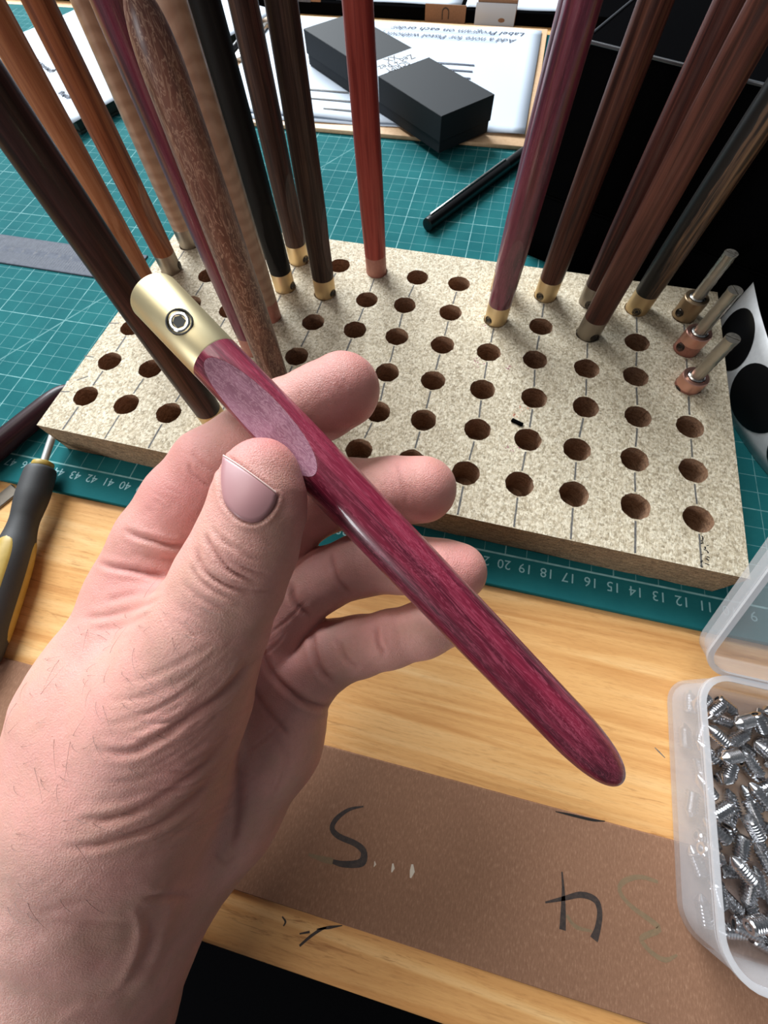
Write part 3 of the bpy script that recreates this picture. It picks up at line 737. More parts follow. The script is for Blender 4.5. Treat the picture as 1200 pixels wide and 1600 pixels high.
try_screw(z1 + .40, 40000, 120, (BX0 + .6, 18.4), .25, .48)
try_screw(z1 + .80, 8000, 22, (BX0 + .9, 18.0), .35, .48)
for k, (p, q, c, d, a) in enumerate(placed):
    rot = Vector(tuple(d)).to_track_quat('Z', 'Y')
    if proto is None:
        proto = mk('set_screw', sv, sf, CHROME, loc=tuple(c), rot=rot); autosmooth(proto, 20); o = proto
    else:
        o = proto.copy(); col.objects.link(o); o.location = [t * CM for t in c]; o.rotation_quaternion = rot
    tag(o, 'steel set screw with cone point piled in the clear plastic box', 'screw', 'set screws in the plastic box')

# ------------------------------------------------------------------ screwdriver, blade, ruler, pen
SHAFT = Mat('bright_shaft', (214, 214, 212), .35, .6).m
sdA, sdB = on(75, 705, .9), on(4, 905, .75)
sdir = Vector((sdB[0] - sdA[0], sdB[1] - sdA[1], -.30)).normalized()
c0 = on(68, 724, .85)
root = empty('screwdriver', tuple(c0), sdir.to_track_quat('Z', 'Y')); tag(root, 'small screwdriver with dark grey and ochre handle beside the rack', 'screwdriver')
MB().add(*lathe([(.17, -5.2), (.17, 0.1)], 16)).build('shaft', SHAFT, root, smooth=30)
MB().add(*lathe([(.40, -.06), (.46, -.02), (.48, .06), (.48, .2), (.46, .24)], 28)).build('collar', OCHRE, root, smooth=30)
gp = [(.45, .24), (.62, .34), (.68, .6), (.70, 1.4), (.70, 2.0), (.64, 2.7), (.60, 3.2), (.64, 3.8), (.76, 4.5), (.84, 5.2), (.87, 6.2), (.86, 8.0), (.80, 9.4), (.66, 10.0), (.3, 10.3)]
gl = smoothline(gp, 90); MB().add(*lathe([tuple(p) for p in gl], 32)).build('grip', RUBBER, root, smooth=40)
up = (root.rotation_quaternion.inverted() @ Vector((-.05, -.1, 1)))
ua = math.atan2(up.y, up.x)
for kk, da in enumerate((-.15, 2.0, -2.3)):
    vv = []; ff = []; nz, na = 26, 15
    for i in range(nz):
        z_ = 4.15 + 4.9 * i / (nz - 1); rr = np.interp(z_, gl[:, 1], gl[:, 0]) + .018
        hw = .62 * math.sqrt(max(.0, 1 - ((i / (nz - 1) - .5) * 2) ** 6)) + .02
        for j in range(na):
            t = (j / (na - 1) - .5) * 2; a = ua + da + hw * t; e = .0 if abs(t) < .95 and 0 < i < nz - 1 else -.03
            vv.append(((rr + e) * math.cos(a), (rr + e) * math.sin(a), z_))
    ff = [(i * na + j, i * na + j + 1, (i + 1) * na + j + 1, (i + 1) * na + j) for i in range(nz - 1) for j in range(na - 1)]
    mk('grip_panel', vv, ff, OCHRE, root, smooth=True)

pb = on(18, 757, ZD + .1); pb2 = on(-30, 795, ZD + .1); ang = math.atan2(pb2[1] - pb[1], pb2[0] - pb[0])
M_ = Matrix.Translation((pb[0], pb[1], ZD + .004)) @ Matrix.Rotation(ang, 4, 'Z')
bl = MB().add(*xf(bevbox(0, 9, -.05, .75, 0, .12, .03, 1), M_)).build('metal_bar', NICKEL); tag(bl, 'flat grey metal bar end on the desk at the left edge', 'metal bar')

ra = on(0, 411, .02); rb = on(130, 431, .02); a = math.atan2(rb[1] - ra[1], rb[0] - ra[0])
root = empty('steel_ruler', (rb[0] + 3.6, rb[1] - .05, .005), Matrix.Rotation(a + math.pi, 3, 'Z').to_quaternion()); tag(root, 'worn grey steel ruler lying flat on the cutting mat', 'ruler')
MB().add(*bevbox(0, 31, -2.9, 0, 0, .09, .02, 1)).build('rule_body', RULER, root)
mb = MB()
for k in range(300):
    x = .4 + k * .1; L_ = 1.2 if k % 10 == 0 else 1.05
    if k % 2 == 0:
        mb.add(*ribbon([(x, -.12), (x, -.12 - L_)], .04, .094)); mb.add(*ribbon([(x, -2.78), (x, -2.78 + L_)], .04, .094))
mo = mb.build('graduations', RMARK, root); tag(mo, kind='stuff')
nb_ = MB()
for k in range(1, 31):
    v, f = textmesh(str(k), .5); nb_.add([(x + .4 + k, y - 1.5, .094) for x, y, z in v], f)
nb_.build('numbers', RMARK, root)

pa, pb = on(667, 352, .45), on(812, 244, .45); d = Vector((pb[0] - pa[0], pb[1] - pa[1], 0)).normalized()
root = empty('black_pen', (pa[0], pa[1], .46), d.to_track_quat('Z', 'Y')); tag(root, 'slim black pen with silver clip lying on the cutting mat', 'pen')
MB().add(*lathe([(.30, 0), (.42, .04), (.44, .25), (.44, 9.6), (.42, 9.7)], 28)).build('cap', BLACKPL, root, smooth=30)
MB().add(*lathe([(.40, 9.7), (.42, 9.8), (.42, 13.2), (.36, 13.6)], 28)).build('barrel', BLACKPL, root, smooth=30)
u = root.rotation_quaternion.inverted() @ Vector((0, 0, 1)); ua = math.atan2(u.y, u.x)
Mz = Matrix.Rotation(ua - .25, 4, 'Z')
MB().add(*xf(bevbox(.43, .53, -.09, .09, .55, 9.6, .03, 2), Mz)).build('clip', STEEL, root, smooth=40)
MB().add(*xf(bevbox(.25, .5, -.1, .1, .45, .75, .03, 2), Mz)).build('clip_mount', BLACKPL, root, smooth=40)

# ------------------------------------------------------------------ clipboard, papers, gift box, notebook
clipb = empty('clipboard', (-14.0, 48.5, 0.005)); tag(clipb, 'thin wooden clipboard lying on the mat under papers', 'clipboard')
MB().add(*bevbox(-15.6, 16.2, -11.6, 11.4, 0, .3, .08, 2)).build('board', PLY, clipb, smooth=30)
MB().add(*xf(bevbox(-.9, .9, -4.2, 4.2, .3, .75, .12, 2), Matrix.Translation((-14.3, 3.5, 0)))).build('clip_plate', STEEL, clipb, smooth=30)
MB().add(*xf(lathe([(.28, -4.5), (.28, 4.5)], 16), Matrix.Translation((-14.6, 3.5, .85)) @ Matrix.Rotation(math.pi / 2, 4, 'X'))).build('clip_spring', BLACKPL, clipb, smooth=30)
def sheet(name, label, x0, x1, y0, y1, z, mat, wav=.05, ang=0., loc=(0, 0), nx=24, ny=18, group=None):
    v = []; f = []
    for j in range(ny + 1):
        for i in range(nx + 1):
            x = x0 + (x1 - x0) * i / nx; y = y0 + (y1 - y0) * j / ny
            e = max(abs(2 * i / nx - 1), abs(2 * j / ny - 1)) ** 4
            v.append((x, y, .01 + wav * e * (1 + math.sin(x * .7 + y * .4))))
    f = [(j * (nx + 1) + i, j * (nx + 1) + i + 1, (j + 1) * (nx + 1) + i + 1, (j + 1) * (nx + 1) + i) for j in range(ny) for i in range(nx)]
    o = mk(name, v, f, mat, loc=(loc[0], loc[1], z), rot=Matrix.Rotation(ang, 3, 'Z').to_quaternion(), smooth=True)
    s = o.modifiers.new('thickness', 'SOLIDIFY'); s.thickness = .0001; s.offset = -1
    return tag(o, label, 'paper', group)
sheet('paper_sheet', 'white printed sheet half hidden under the ruled notes sheet', -29, -1, -10.4, 8.3, .33, PAPER, .03, .05, (1.5, 49.0))
p1 = sheet('paper_sheet', 'ruled notes sheet with upside-down handwriting under the black box', -26.2, 0, -10.3, 10.3, .42, RULED, .05, 0.0, (1.6, 48.6))
INK2 = Mat('blue_black_pen_ink', (44, 52, 74), .7).m
def uptext(parent, s, size, x, y, z, shear=.25, name='handwriting', mat=INK2, ang=math.pi, sx=1.0):
    v, f = textmesh(s, size, shear); c, s_ = math.cos(ang), math.sin(ang)
    return mk(name, [(x + c * a * sx - s_ * b, y + s_ * a * sx + c * b, z) for a, b, _ in v], f, mat, parent)
uptext(p1, 'Add a note for Pistol without packaging', 1.15, -11.4, 7.35, .09, .35, sx=.98)
uptext(p1, 'Label Program on each order', 1.15, -8.6, 8.95, .09, .35, sx=1.02)
for k, (w_, y) in enumerate(((3.6, 1.5), (4.2, .2), (2.4, -1.2), (2.4, -2.0), (2.6, -2.9), (2.2, -5.2))):
    mk('text_line', *ribbon([(-5.8 - w_, y), (-5.8 - w_ * .5, y + .04), (-5.8, y)], .22, .075), INK2, p1)
for k, (x, w_, y) in enumerate(((-21, 7, -7.2), (-18, 3, -8.8), (-21.5, 5, -5.6))):
    mk('text_line', *ribbon([(x, y), (x + w_ * .5, y + .03), (x + w_, y)], .2, .075), PENCIL, p1)

P0, P1, P3 = on(690, 182, 2.85), on(768, 147, 2.85), on(474, 45, 2.85)
ux = Vector((P3[0] - P0[0], P3[1] - P0[1], 0)); Lb = ux.length; ux.normalize(); uy = Vector((-ux.y, ux.x, 0)); Wb = 5.35
if Vector((P1[0] - P0[0], P1[1] - P0[1], 0)).dot(uy) < 0: uy = -uy
Rb = Matrix((ux, uy, Vector((0, 0, 1)))).transposed()
hand_ = Rb.determinant()
gb = empty('gift_box', (P0[0], P0[1], .5), Matrix((ux, uy, Vector((0, 0, 1)))).transposed().to_quaternion() if hand_ > 0 else None)
tag(gb, 'long black lidded cardboard box with handwritten white band on the papers', 'box')
if hand_ < 0:
    gb.rotation_mode = 'QUATERNION'; gb.rotation_quaternion = Matrix((ux, -uy, Vector((0, 0, 1)))).transposed().to_quaternion()
sg = 1 if hand_ > 0 else -1
def gbox(name, x0, x1, y0, y1, z0, z1, mat, b=.03): 
    ya, yb = sorted((sg * y0, sg * y1)); return MB().add(*bevbox(x0, x1, ya, yb, z0, z1, b, 1)).build(name, mat, gb)
gbox('base', .08, Lb - .08, .08, Wb - .08, 0, 1.3, BOXBLK); gbox('lid', 0, Lb, 0, Wb, .75, 2.36, BOXBLK)
bd = gbox('paper_band', 8.35, 10.75, -.012, Wb + .012, .76, 2.372, PAPER, .004)
for s_, x, y, sz in (('Zed + Pez', 9.45, Wb * .5, 1.2), ('SCRIPT', 8.75, Wb * .42, 1.05), ('XX', 10.25, Wb * .5, 1.2)):
    v, f = textmesh(s_, sz, .1); mk('handwriting', [(x + b_ * 1.0, sg * (y) + a_ * .72 * 1, 2.38) for a_, b_, _ in [(q[0], -q[1], 0) for q in v]], [tuple(q) for q in f], INK, bd)

q0 = on(112, 190, 1.0); q1 = on(305, 84, 1.0); ua = math.atan2(q1[1] - q0[1], q1[0] - q0[0])
Rn = Matrix.Rotation(ua, 3, 'Z').to_quaternion()
nbk = empty('notebook', (q0[0] + .1, q0[1] + .1, .005), Rn); tag(nbk, 'dark green hardback notebook under the handwritten sheet at the left', 'notebook')
MB().add(*bevbox(.0, 24, .0, 17, 0, .16, .04, 1)).build('back_cover', GREEN, nbk); MB().add(*bevbox(.25, 23.8, .25, 16.9, .16, .8, .02, 1)).build('page_block', GREEN, nbk)
MB().add(*bevbox(.0, 24, .0, 17, .8, .96, .04, 1)).build('front_cover', GREEN, nbk)
p2 = sheet('paper_sheet', 'sheet of cursive handwriting lying on the dark green notebook', -.3, 27.5, -.3, 20.5, .97, PAPER, .02, ua, (q0[0], q0[1]))
rr = random.Random(5)
for k, (x0, y0, n_) in enumerate(((3.2, 2.0, 3), (4.2, 3.3, 4), (5.0, 5.2, 5), (6.0, 6.6, 5), (7.4, 8.0, 4), (5.2, 9.6, 5), (9.2, 3.0, 4), (10.6, 4.6, 4), (11.5, 6.4, 5), (13, 8.4, 4), (14.4, 3.4, 4), (2.4, .9, 2), (16, 5.5, 4), (2.6, 3.6, 2))):
    pts = []; 
    for t in range(n_ * 9): pts.append((x0 + math.cos(.75) * 0 + .32 * math.sin(t * 1.9) * rr.uniform(.4, 1.2) + t * .02, y0 + t * .11 + .08 * math.cos(t * 2.3)))
    pts = smoothline(pts, n_ * 40); v, f = ribbon(pts, .13, .05); mk('handwriting', v, f, INK2, p2)

# ------------------------------------------------------------------ black boxes at the right, sticker strip
cA = np.array([2.78, 23.9]); ta = math.radians(-24)
R24 = Matrix.Rotation(ta, 3, 'Z').to_quaternion()
b1 = empty('black_storage_box', (cA[0], cA[1], .005), R24); tag(b1, 'low black box at the bottom of the stack behind the rack', 'box', None)
MB().add(*bevbox(0, 30, 0, 24, 0, 3.62, .05, 2)).build('box_body', BLACKM, b1, smooth=40)
MB().add(*bevbox(-.03, 30.03, -.03, 24, 3.62, 3.72, .03, 1)).build('box_lip', BLACKM, b1)
b2 = empty('black_storage_box', (cA[0], cA[1], 3.74), R24); tag(b2, 'tall black box on top of the low one behind the rack', 'box', None)
MB().add(*bevbox(.05, 30, .06, 24, 0, 6.35, .05, 2)).build('box_body', BLACKM, b2, smooth=40)
EDGE_GLINT = Mat('edge_highlight_grey', (70, 72, 76), .2).m  # grey paints the window highlight along the black box's top edges
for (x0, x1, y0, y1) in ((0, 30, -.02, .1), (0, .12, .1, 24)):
    MB().add(*bevbox(x0, x1, y0, y1, 6.28, 6.42, .05, 3)).build('box_lip', EDGE_GLINT, b2, smooth=40)

path = smoothline([(14.5, 18.3), (14.55, 15.7), (14.85, 12.9), (15.75, 10.2), (16.95, 8.1), (19.2, 5.2), (21.5, 3.2)], 60)
def strip_pt(s, t):      # s along 0..1, t across 0..1 (height)
    i = s * (len(path) - 1); k = min(int(i), len(path) - 2); p = path[k] + (path[k + 1] - path[k]) * (i - k)
    tg = path[k + 1] - path[k]; tg /= np.linalg.norm(tg); nn = np.array([-tg[1], tg[0]])
    return np.array([p[0] + nn[0] * (.02 + .05 * t), p[1] + nn[1] * (.02 + .05 * t), .02 + 3.4 * t]), nn
vv = []; ns, nt_ = 60, 6
for i in range(ns + 1):
    for j in range(nt_ + 1): vv.append(strip_pt(i / ns, j / nt_)[0])
ff = [(i * (nt_ + 1) + j, (i + 1) * (nt_ + 1) + j, (i + 1) * (nt_ + 1) + j + 1, i * (nt_ + 1) + j + 1) for i in range(ns) for j in range(nt_)]
o = mk('sticker_strip', vv, ff, BACKING, smooth=True); s = o.modifiers.new('thickness', 'SOLIDIFY'); s.thickness = .00018; s.offset = 0
tag(o, 'white backing strip of round black stickers standing on edge beside the rack', 'sticker strip')
plen = np.linalg.norm(np.diff(path, axis=0), axis=1).sum()
for c_ in (2.6, 6.85, 11.1, 15.35):
    vv = []; n = 32
    for k in range(n):
        a = 2 * math.pi * k / n
        for r_ in (1.0, .5):
            P, nn = strip_pt(min(.999, max(0, (c_ + 2.0 * r_ * math.cos(a)) / plen)), .5 + .4 * r_ * math.sin(a))
            vv.append((P[0] - nn[0] * .03, P[1] - nn[1] * .03, P[2]))
    P, nn = strip_pt(c_ / plen, .5); vv.append((P[0] - nn[0] * .03, P[1] - nn[1] * .03, P[2]))
    ff = [(2 * k, 2 * ((k + 1) % n), 2 * ((k + 1) % n) + 1, 2 * k + 1) for k in range(n)] + [(2 * k + 1, 2 * ((k + 1) % n) + 1, 2 * n) for k in range(n)]
    mk('sticker', vv, ff, STICK, o, smooth=True)

# ------------------------------------------------------------------ things along the back of the desk
tr = empty('black_tray', (-30, 62.45, -.32)); tag(tr, 'long low black tray standing along the back of the desk', 'tray')
MB().add(*bevbox(-40, 62, 0, 30, 0, .95, .05, 1)).build('tray_body', BLACKM, tr)
sheet('paper_sheet', 'stack of white paper lying on the long black tray at the back', -40, 0, 0, 18, .66, PAPER, .02, 0, (-7.5, 63.2))
sheet('paper_sheet', 'white paper lying at the right end of the black tray at the back', 0, 10.2, 0, 18, .66, PAPER, .03, 0, (-7.0, 63.0))
def krbox(label, x0, x1, y, h, d=2.5):
    r = empty('kraft_box', (x0, y, -.31)); tag(r, label, 'box', None)
    MB().add(*bevbox(0, x1 - x0, -d * .02, d * .02 + .02, 0, h, .015, 1)).build('front_flap', KRAFT, r)
    return r
ka = krbox('small brown kraft card leaning on the black tray, marked with an n', -11.3, -6.8, 62.32, 1.28)
stk = smoothline([(1.95, .2), (1.95, .85), (2.25, 1.05), (2.6, .85), (2.62, .25)], 24)
v, f = ribbon(stk, .12, 0); mk('marker_letter', [(x, -.062, y) for x, y, _ in v], [tuple(reversed(q)) for q in f], INK, ka)
kb = krbox('brown kraft card at the back, left of the salmon handle', -26.6, -23.4, 62.55, 1.3)
v, f = bevbox(.5, 2.0, -.09, -.055, .15, 1.2, .01, 1); mk('grey_label', v, f, RULER, kb)
cd = empty('business_card', (-5.75, 62.1, -.31)); tag(cd, 'white card propped upright at the back of the desk', 'card')
MB().add(*bevbox(0, 4.3, 0, .04, 0, 1.6, .01, 1)).build('card_face', PAPER, cd); MB().add(*bevbox(.15, 4.35, .1, .6, 0, 1.85, .02, 1)).build('card_fold', KRAFT, cd)
v, f = xf(lathe([(.0, -.004), (.3, -.004), (.3, .0)], 16, False, False), Matrix.Translation((2.9, -.006, .35)) @ Matrix.Rotation(math.pi / 2, 4, 'X')); mk('emblem', [(2.9 + (x - 2.9) * 1.2, y, .42 + (z - .35) * .55) for x, y, z in v], f, KRAFT, cd)

# ------------------------------------------------------------------ the hand (one continuous surface grown from a field)
def cpt(x, y, d): return np.array([(x - 600) / F * d, (y - 800) / F * d, d])     # camera-space cm
GRID = 0.05
lo = np.array([-16.4, -4.6, 7.0]); hi_ = np.array([3.0, 23.0, 15.4])
NX, NY, NZ = [int(v) for v in np.ceil((hi_ - lo) / GRID)]
gx = (lo[0] + GRID * np.arange(NX)).astype(np.float32); gy = (lo[1] + GRID * np.arange(NY)).astype(np.float32); gz = (lo[2] + GRID * np.arange(NZ)).astype(np.float32)
BIG = np.float32(1.2)

def cone_into(fld, a, ra, b, rb, k, flat=None):
    """smooth-union a round cone into fld; flat=(dir, factor) squashes the section along dir"""
    rm = max(ra, rb) * 1.25 + 1.15
    l_ = np.minimum(a, b) - rm; h_ = np.maximum(a, b) + rm
    i0 = np.clip(((l_ - lo) / GRID).astype(int), 0, None); i1 = np.minimum(((h_ - lo) / GRID).astype(int) + 1, [NX, NY, NZ])
    if (i1 <= i0).any(): return
    X = gx[i0[0]:i1[0]][:, None, None] - np.float32(a[0]); Y = gy[i0[1]:i1[1]][None, :, None] - np.float32(a[1]); Z = gz[i0[2]:i1[2]][None, None, :] - np.float32(a[2])
    ab = b - a; L2 = float(ab @ ab)
    t = np.clip((X * np.float32(ab[0]) + Y * np.float32(ab[1]) + Z * np.float32(ab[2])) / np.float32(L2), 0, 1) if L2 > 1e-9 else np.zeros(np.broadcast_shapes(X.shape, Y.shape, Z.shape), np.float32)
    dx = X - t * np.float32(ab[0]); dy = Y - t * np.float32(ab[1]); dz = Z - t * np.float32(ab[2])
    d2 = dx * dx + dy * dy + dz * dz
    if flat is not None:
        n, fac = flat; q = dx * np.float32(n[0]) + dy * np.float32(n[1]) + dz * np.float32(n[2])
        d2 = d2 + q * q * np.float32(fac)
    d = np.sqrt(d2) - (np.float32(ra) + t * np.float32(rb - ra))
    sub = fld[i0[0]:i1[0], i0[1]:i1[1], i0[2]:i1[2]]
    h = np.clip(np.float32(.5) + np.float32(.5) * (sub - d) / np.float32(k), 0, 1)
    sub[...] = sub + (d - sub) * h - np.float32(k) * h * (1 - h)

def chain(fld, pts, k, flat=None):
    P = [(cpt(x, y, d), r * d / F) for x, y, d, r in pts]
    for (a, ra), (b, rb) in zip(P[:-1], P[1:]): cone_into(fld, a, ra, b, rb, k, flat)
def newf(): return np.full((NX, NY, NZ), BIG, np.float32)

body = newf()
# back of the hand / index metacarpal side
chain(body, [(222, 935, 10.9, 70), (178, 1040, 11.0, 84), (150, 1150, 11.0, 92), (135, 1290, 11.0, 108)], .5)
chain(body, [(300, 985, 11.7, 74), (250, 1120, 11.8, 100), (190, 1290, 11.5, 125)], .5)
chain(body, [(395, 1035, 12.2, 66), (340, 1150, 12.4, 92), (265, 1300, 12.0, 118)], .5)
chain(body, [(455, 1068, 12.3, 66), (418, 1150, 12.3, 84), (345, 1255, 12.1, 92), (255, 1370, 11.7, 92)], .45)
# thenar eminence and thumb base
chain(body, [(300, 1035, 9.3, 88), (262, 1105, 9.5, 118), (204, 1205, 9.9, 148), (168, 1310, 10.4, 150)], .5)
chain(body, [(208, 1010, 10.3, 86), (182, 1100, 10.2, 118), (158, 1230, 10.5, 130)], .6)
# web between thumb and index
chain(body, [(232, 950, 10.5, 60), (290, 975, 9.7, 66)], .45)
# wrist and forearm
chain(body, [(175, 1340, 11.0, 152), (122, 1440, 11.1, 162), (75, 1530, 11.2, 178), (10, 1690, 11.4, 196), (-70, 1880, 11.7, 205), (-150, 2120, 12.0, 210)], .9, ((0.1, 0.0, 1.0), .35))
chain(body, [(245, 1385, 11.4, 80), (205, 1470, 11.3, 88), (150, 1590, 11.3, 110), (100, 1720, 11.4, 112), (10, 1950, 11.8, 118), (-60, 2120, 12.0, 118)], .6)

def finger(pts, k=.35, kc=.22):
    fl = newf(); chain(fl, pts, kc)
    b = body
    h = np.clip(.5 + .5 * (b - fl) / k, 0, 1).astype(np.float32)
    return b + (fl - b) * h - np.float32(k) * h * (1 - h)
total = body.copy()
thumb = [(410, 738, 8.62, 54), (408, 765, 8.60, 66), (402, 800, 8.60, 72), (385, 855, 8.65, 78), (362, 905, 8.75, 83), (325, 980, 9.0, 92), (285, 1060, 9.3, 108)]
index = [(222, 925, 10.9, 74), (262, 850, 11.1, 74), (300, 790, 11.2, 72), (341, 738, 11.25, 70), (385, 703, 11.2, 62), (448, 655, 11.05, 59), (500, 630, 10.95, 57), (536, 610, 10.9, 58)]
middle = [(300, 985, 11.7, 70), (400, 870, 12.1, 66), (470, 797, 12.0, 54), (545, 770, 11.7, 52), (610, 768, 11.4, 53), (660, 765, 11.2, 53)]
ring = [(395, 1035, 12.2, 60), (458, 932, 12.2, 56), (500, 907, 12.0, 49), (560, 883, 11.7, 48), (630, 880, 11.4, 46), (690, 890, 11.2, 46), (714, 893, 11.15, 46)]
little = [(462, 1068, 12.2, 56), (520, 1020, 12.0, 50), (560, 1010, 11.7, 46), (610, 998, 11.4, 43), (660, 984, 11.2, 42), (712, 966, 11.1, 38)]
for fg, k in ((thumb, .5), (index, .4), (middle, .35), (ring, .3), (little, .3)):
    total = np.minimum(total, finger(fg, k))

def surface_nets(fl):
    ins = fl < 0
    c = [ins[i:NX - 1 + i, j:NY - 1 + j, k:NZ - 1 + k] for i in (0, 1) for j in (0, 1) for k in (0, 1)]
    s = np.zeros(c[0].shape, np.uint8)
    for q in c: s += q
    act = (s > 0) & (s < 8); I = np.argwhere(act); idx = -np.ones(act.shape, np.int32); idx[act] = np.arange(len(I))
    acc = np.zeros((len(I), 3)); cnt = np.zeros(len(I))
    cor = [(i, j, k) for i in (0, 1) for j in (0, 1) for k in (0, 1)]
    for a in range(8):
        for b in range(a + 1, 8):
            if sum(abs(p - q) for p, q in zip(cor[a], cor[b])) != 1: continue
            fa = fl[I[:, 0] + cor[a][0], I[:, 1] + cor[a][1], I[:, 2] + cor[a][2]]; fb = fl[I[:, 0] + cor[b][0], I[:, 1] + cor[b][1], I[:, 2] + cor[b][2]]
            mk_ = (fa < 0) != (fb < 0); t = np.where(mk_, fa / np.where(mk_, fa - fb, 1), 0)
            p = np.array(cor[a])[None] * (1 - t)[:, None] + np.array(cor[b])[None] * t[:, None]
            acc += p * mk_[:, None]; cnt += mk_
    V = lo + GRID * (I + acc / cnt[:, None]); Q = []
    for ax in range(3):
        sl0 = [slice(None)] * 3; sl1 = [slice(None)] * 3; sl0[ax] = slice(0, -1); sl1[ax] = slice(1, None)
        A = ins[tuple(sl0)]; B = ins[tuple(sl1)]; E = np.argwhere(A != B); flip = A[tuple(E.T)]
        u, w_ = (ax + 1) % 3, (ax + 2) % 3
        ok = (E[:, u] > 0) & (E[:, w_] > 0) & (E[:, u] < idx.shape[u]) & (E[:, w_] < idx.shape[w_]) & (E[:, ax] < idx.shape[ax])
        E = E[ok]; flip = flip[ok]; q = []
        for du, dw in ((-1, -1), (0, -1), (0, 0), (-1, 0)):
            e = E.copy(); e[:, u] += du; e[:, w_] += dw; q.append(idx[tuple(e.T)])
        q = np.stack(q, 1); q[~flip] = q[~flip][:, ::-1]; Q.append(q[(q >= 0).all(1)])
    return V, np.concatenate(Q)
# flesh gives way where it presses on the handle
pa_, pb_ = cpt(241, 462, 9.55), cpt(968, 1219, 9.22); ab_ = pb_ - pa_
i0 = np.clip(((np.minimum(pa_, pb_) - 1.5 - lo) / GRID).astype(int), 0, None); i1 = np.minimum(((np.maximum(pa_, pb_) + 1.5 - lo) / GRID).astype(int), [NX, NY, NZ])
X = gx[i0[0]:i1[0]][:, None, None] - np.float32(pa_[0]); Y = gy[i0[1]:i1[1]][None, :, None] - np.float32(pa_[1]); Z = gz[i0[2]:i1[2]][None, None, :] - np.float32(pa_[2])
t = (X * np.float32(ab_[0]) + Y * np.float32(ab_[1]) + Z * np.float32(ab_[2])) / np.float32(ab_ @ ab_)
dp = np.sqrt((X - t * np.float32(ab_[0])) ** 2 + (Y - t * np.float32(ab_[1])) ** 2 + (Z - t * np.float32(ab_[2])) ** 2) - np.float32(.665)
sub = total[i0[0]:i1[0], i0[1]:i1[1], i0[2]:i1[2]]; kk = np.float32(.12); hh = np.clip(.5 - .5 * (sub + dp) / kk, 0, 1)
sub[...] = sub + (-dp - sub) * hh + kk * hh * (1 - hh)
del dp, hh, t
HV, HQ = surface_nets(total)
del total, body
HC = np.array([-6.5, 6.0, 11.0])                              # object origin, camera space
def c2w(P): return np.asarray(P) @ RC + CP

def normals(V, Q):
    n = np.cross(V[Q[:, 2]] - V[Q[:, 0]], V[Q[:, 3]] - V[Q[:, 1]]); N = np.zeros_like(V)
    for k in range(4): np.add.at(N, Q[:, k], n)
    return N / (np.linalg.norm(N, axis=1)[:, None] + 1e-12)
# gentle smoothing of the grid pattern
nb = np.zeros((len(HV), 3)); cn = np.zeros(len(HV))
for _ in range(3):
    nb[:] = 0; cn[:] = 0
    for a, b in ((0, 1), (1, 2), (2, 3), (3, 0)):
        np.add.at(nb, HQ[:, a], HV[HQ[:, b]]); np.add.at(nb, HQ[:, b], HV[HQ[:, a]]); np.add.at(cn, HQ[:, a], 1); np.add.at(cn, HQ[:, b], 1)
    HV = HV * .4 + .6 * nb / np.maximum(cn, 1)[:, None]
HN = normals(HV, HQ)
def px(V): return np.stack([600 + F * V[:, 0] / V[:, 2], 800 + F * V[:, 1] / V[:, 2]], 1)
HP = px(HV); view = HV / np.linalg.norm(HV, axis=1)[:, None]; face = -(HN * view).sum(1)

def polydist(P, L):
    d = np.full(len(P), 1e9); tt = np.zeros(len(P)); n = len(L) - 1
    for i in range(n):
        a, b = L[i], L[i + 1]; ab = b - a; t = np.clip(((P - a) @ ab) / (ab @ ab + 1e-9), 0, 1)
        q = np.linalg.norm(P - a - t[:, None] * ab, axis=1); m_ = q < d
        d[m_] = q[m_]; tt[m_] = (i + t[m_]) / n
    return d, tt
disp = np.zeros(len(HV)); crs = np.zeros(len(HV))
def crease(pts, amp, wd, dr=(7, 15), bulge=.35, ends=True):
    L = smoothline(pts, 24); bb0 = L.min(0) - 5 * wd; bb1 = L.max(0) + 5 * wd
    m_ = (HP > bb0).all(1) & (HP < bb1).all(1) & (face > .02) & (HV[:, 2] > dr[0]) & (HV[:, 2] < dr[1]); I = np.where(m_)[0]
    if not len(I): return
    d, t = polydist(HP[I], L)
    e = np.clip(np.minimum(t, 1 - t) * 5, 0, 1) if ends else np.ones_like(t)
    disp[I] += (-amp * np.exp(-(d / wd) ** 2) + bulge * amp * np.exp(-((d - 2.3 * wd) / (1.2 * wd)) ** 2)) * e
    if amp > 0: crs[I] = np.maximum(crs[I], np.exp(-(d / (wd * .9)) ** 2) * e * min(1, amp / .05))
TH = (6.5, 9.6)
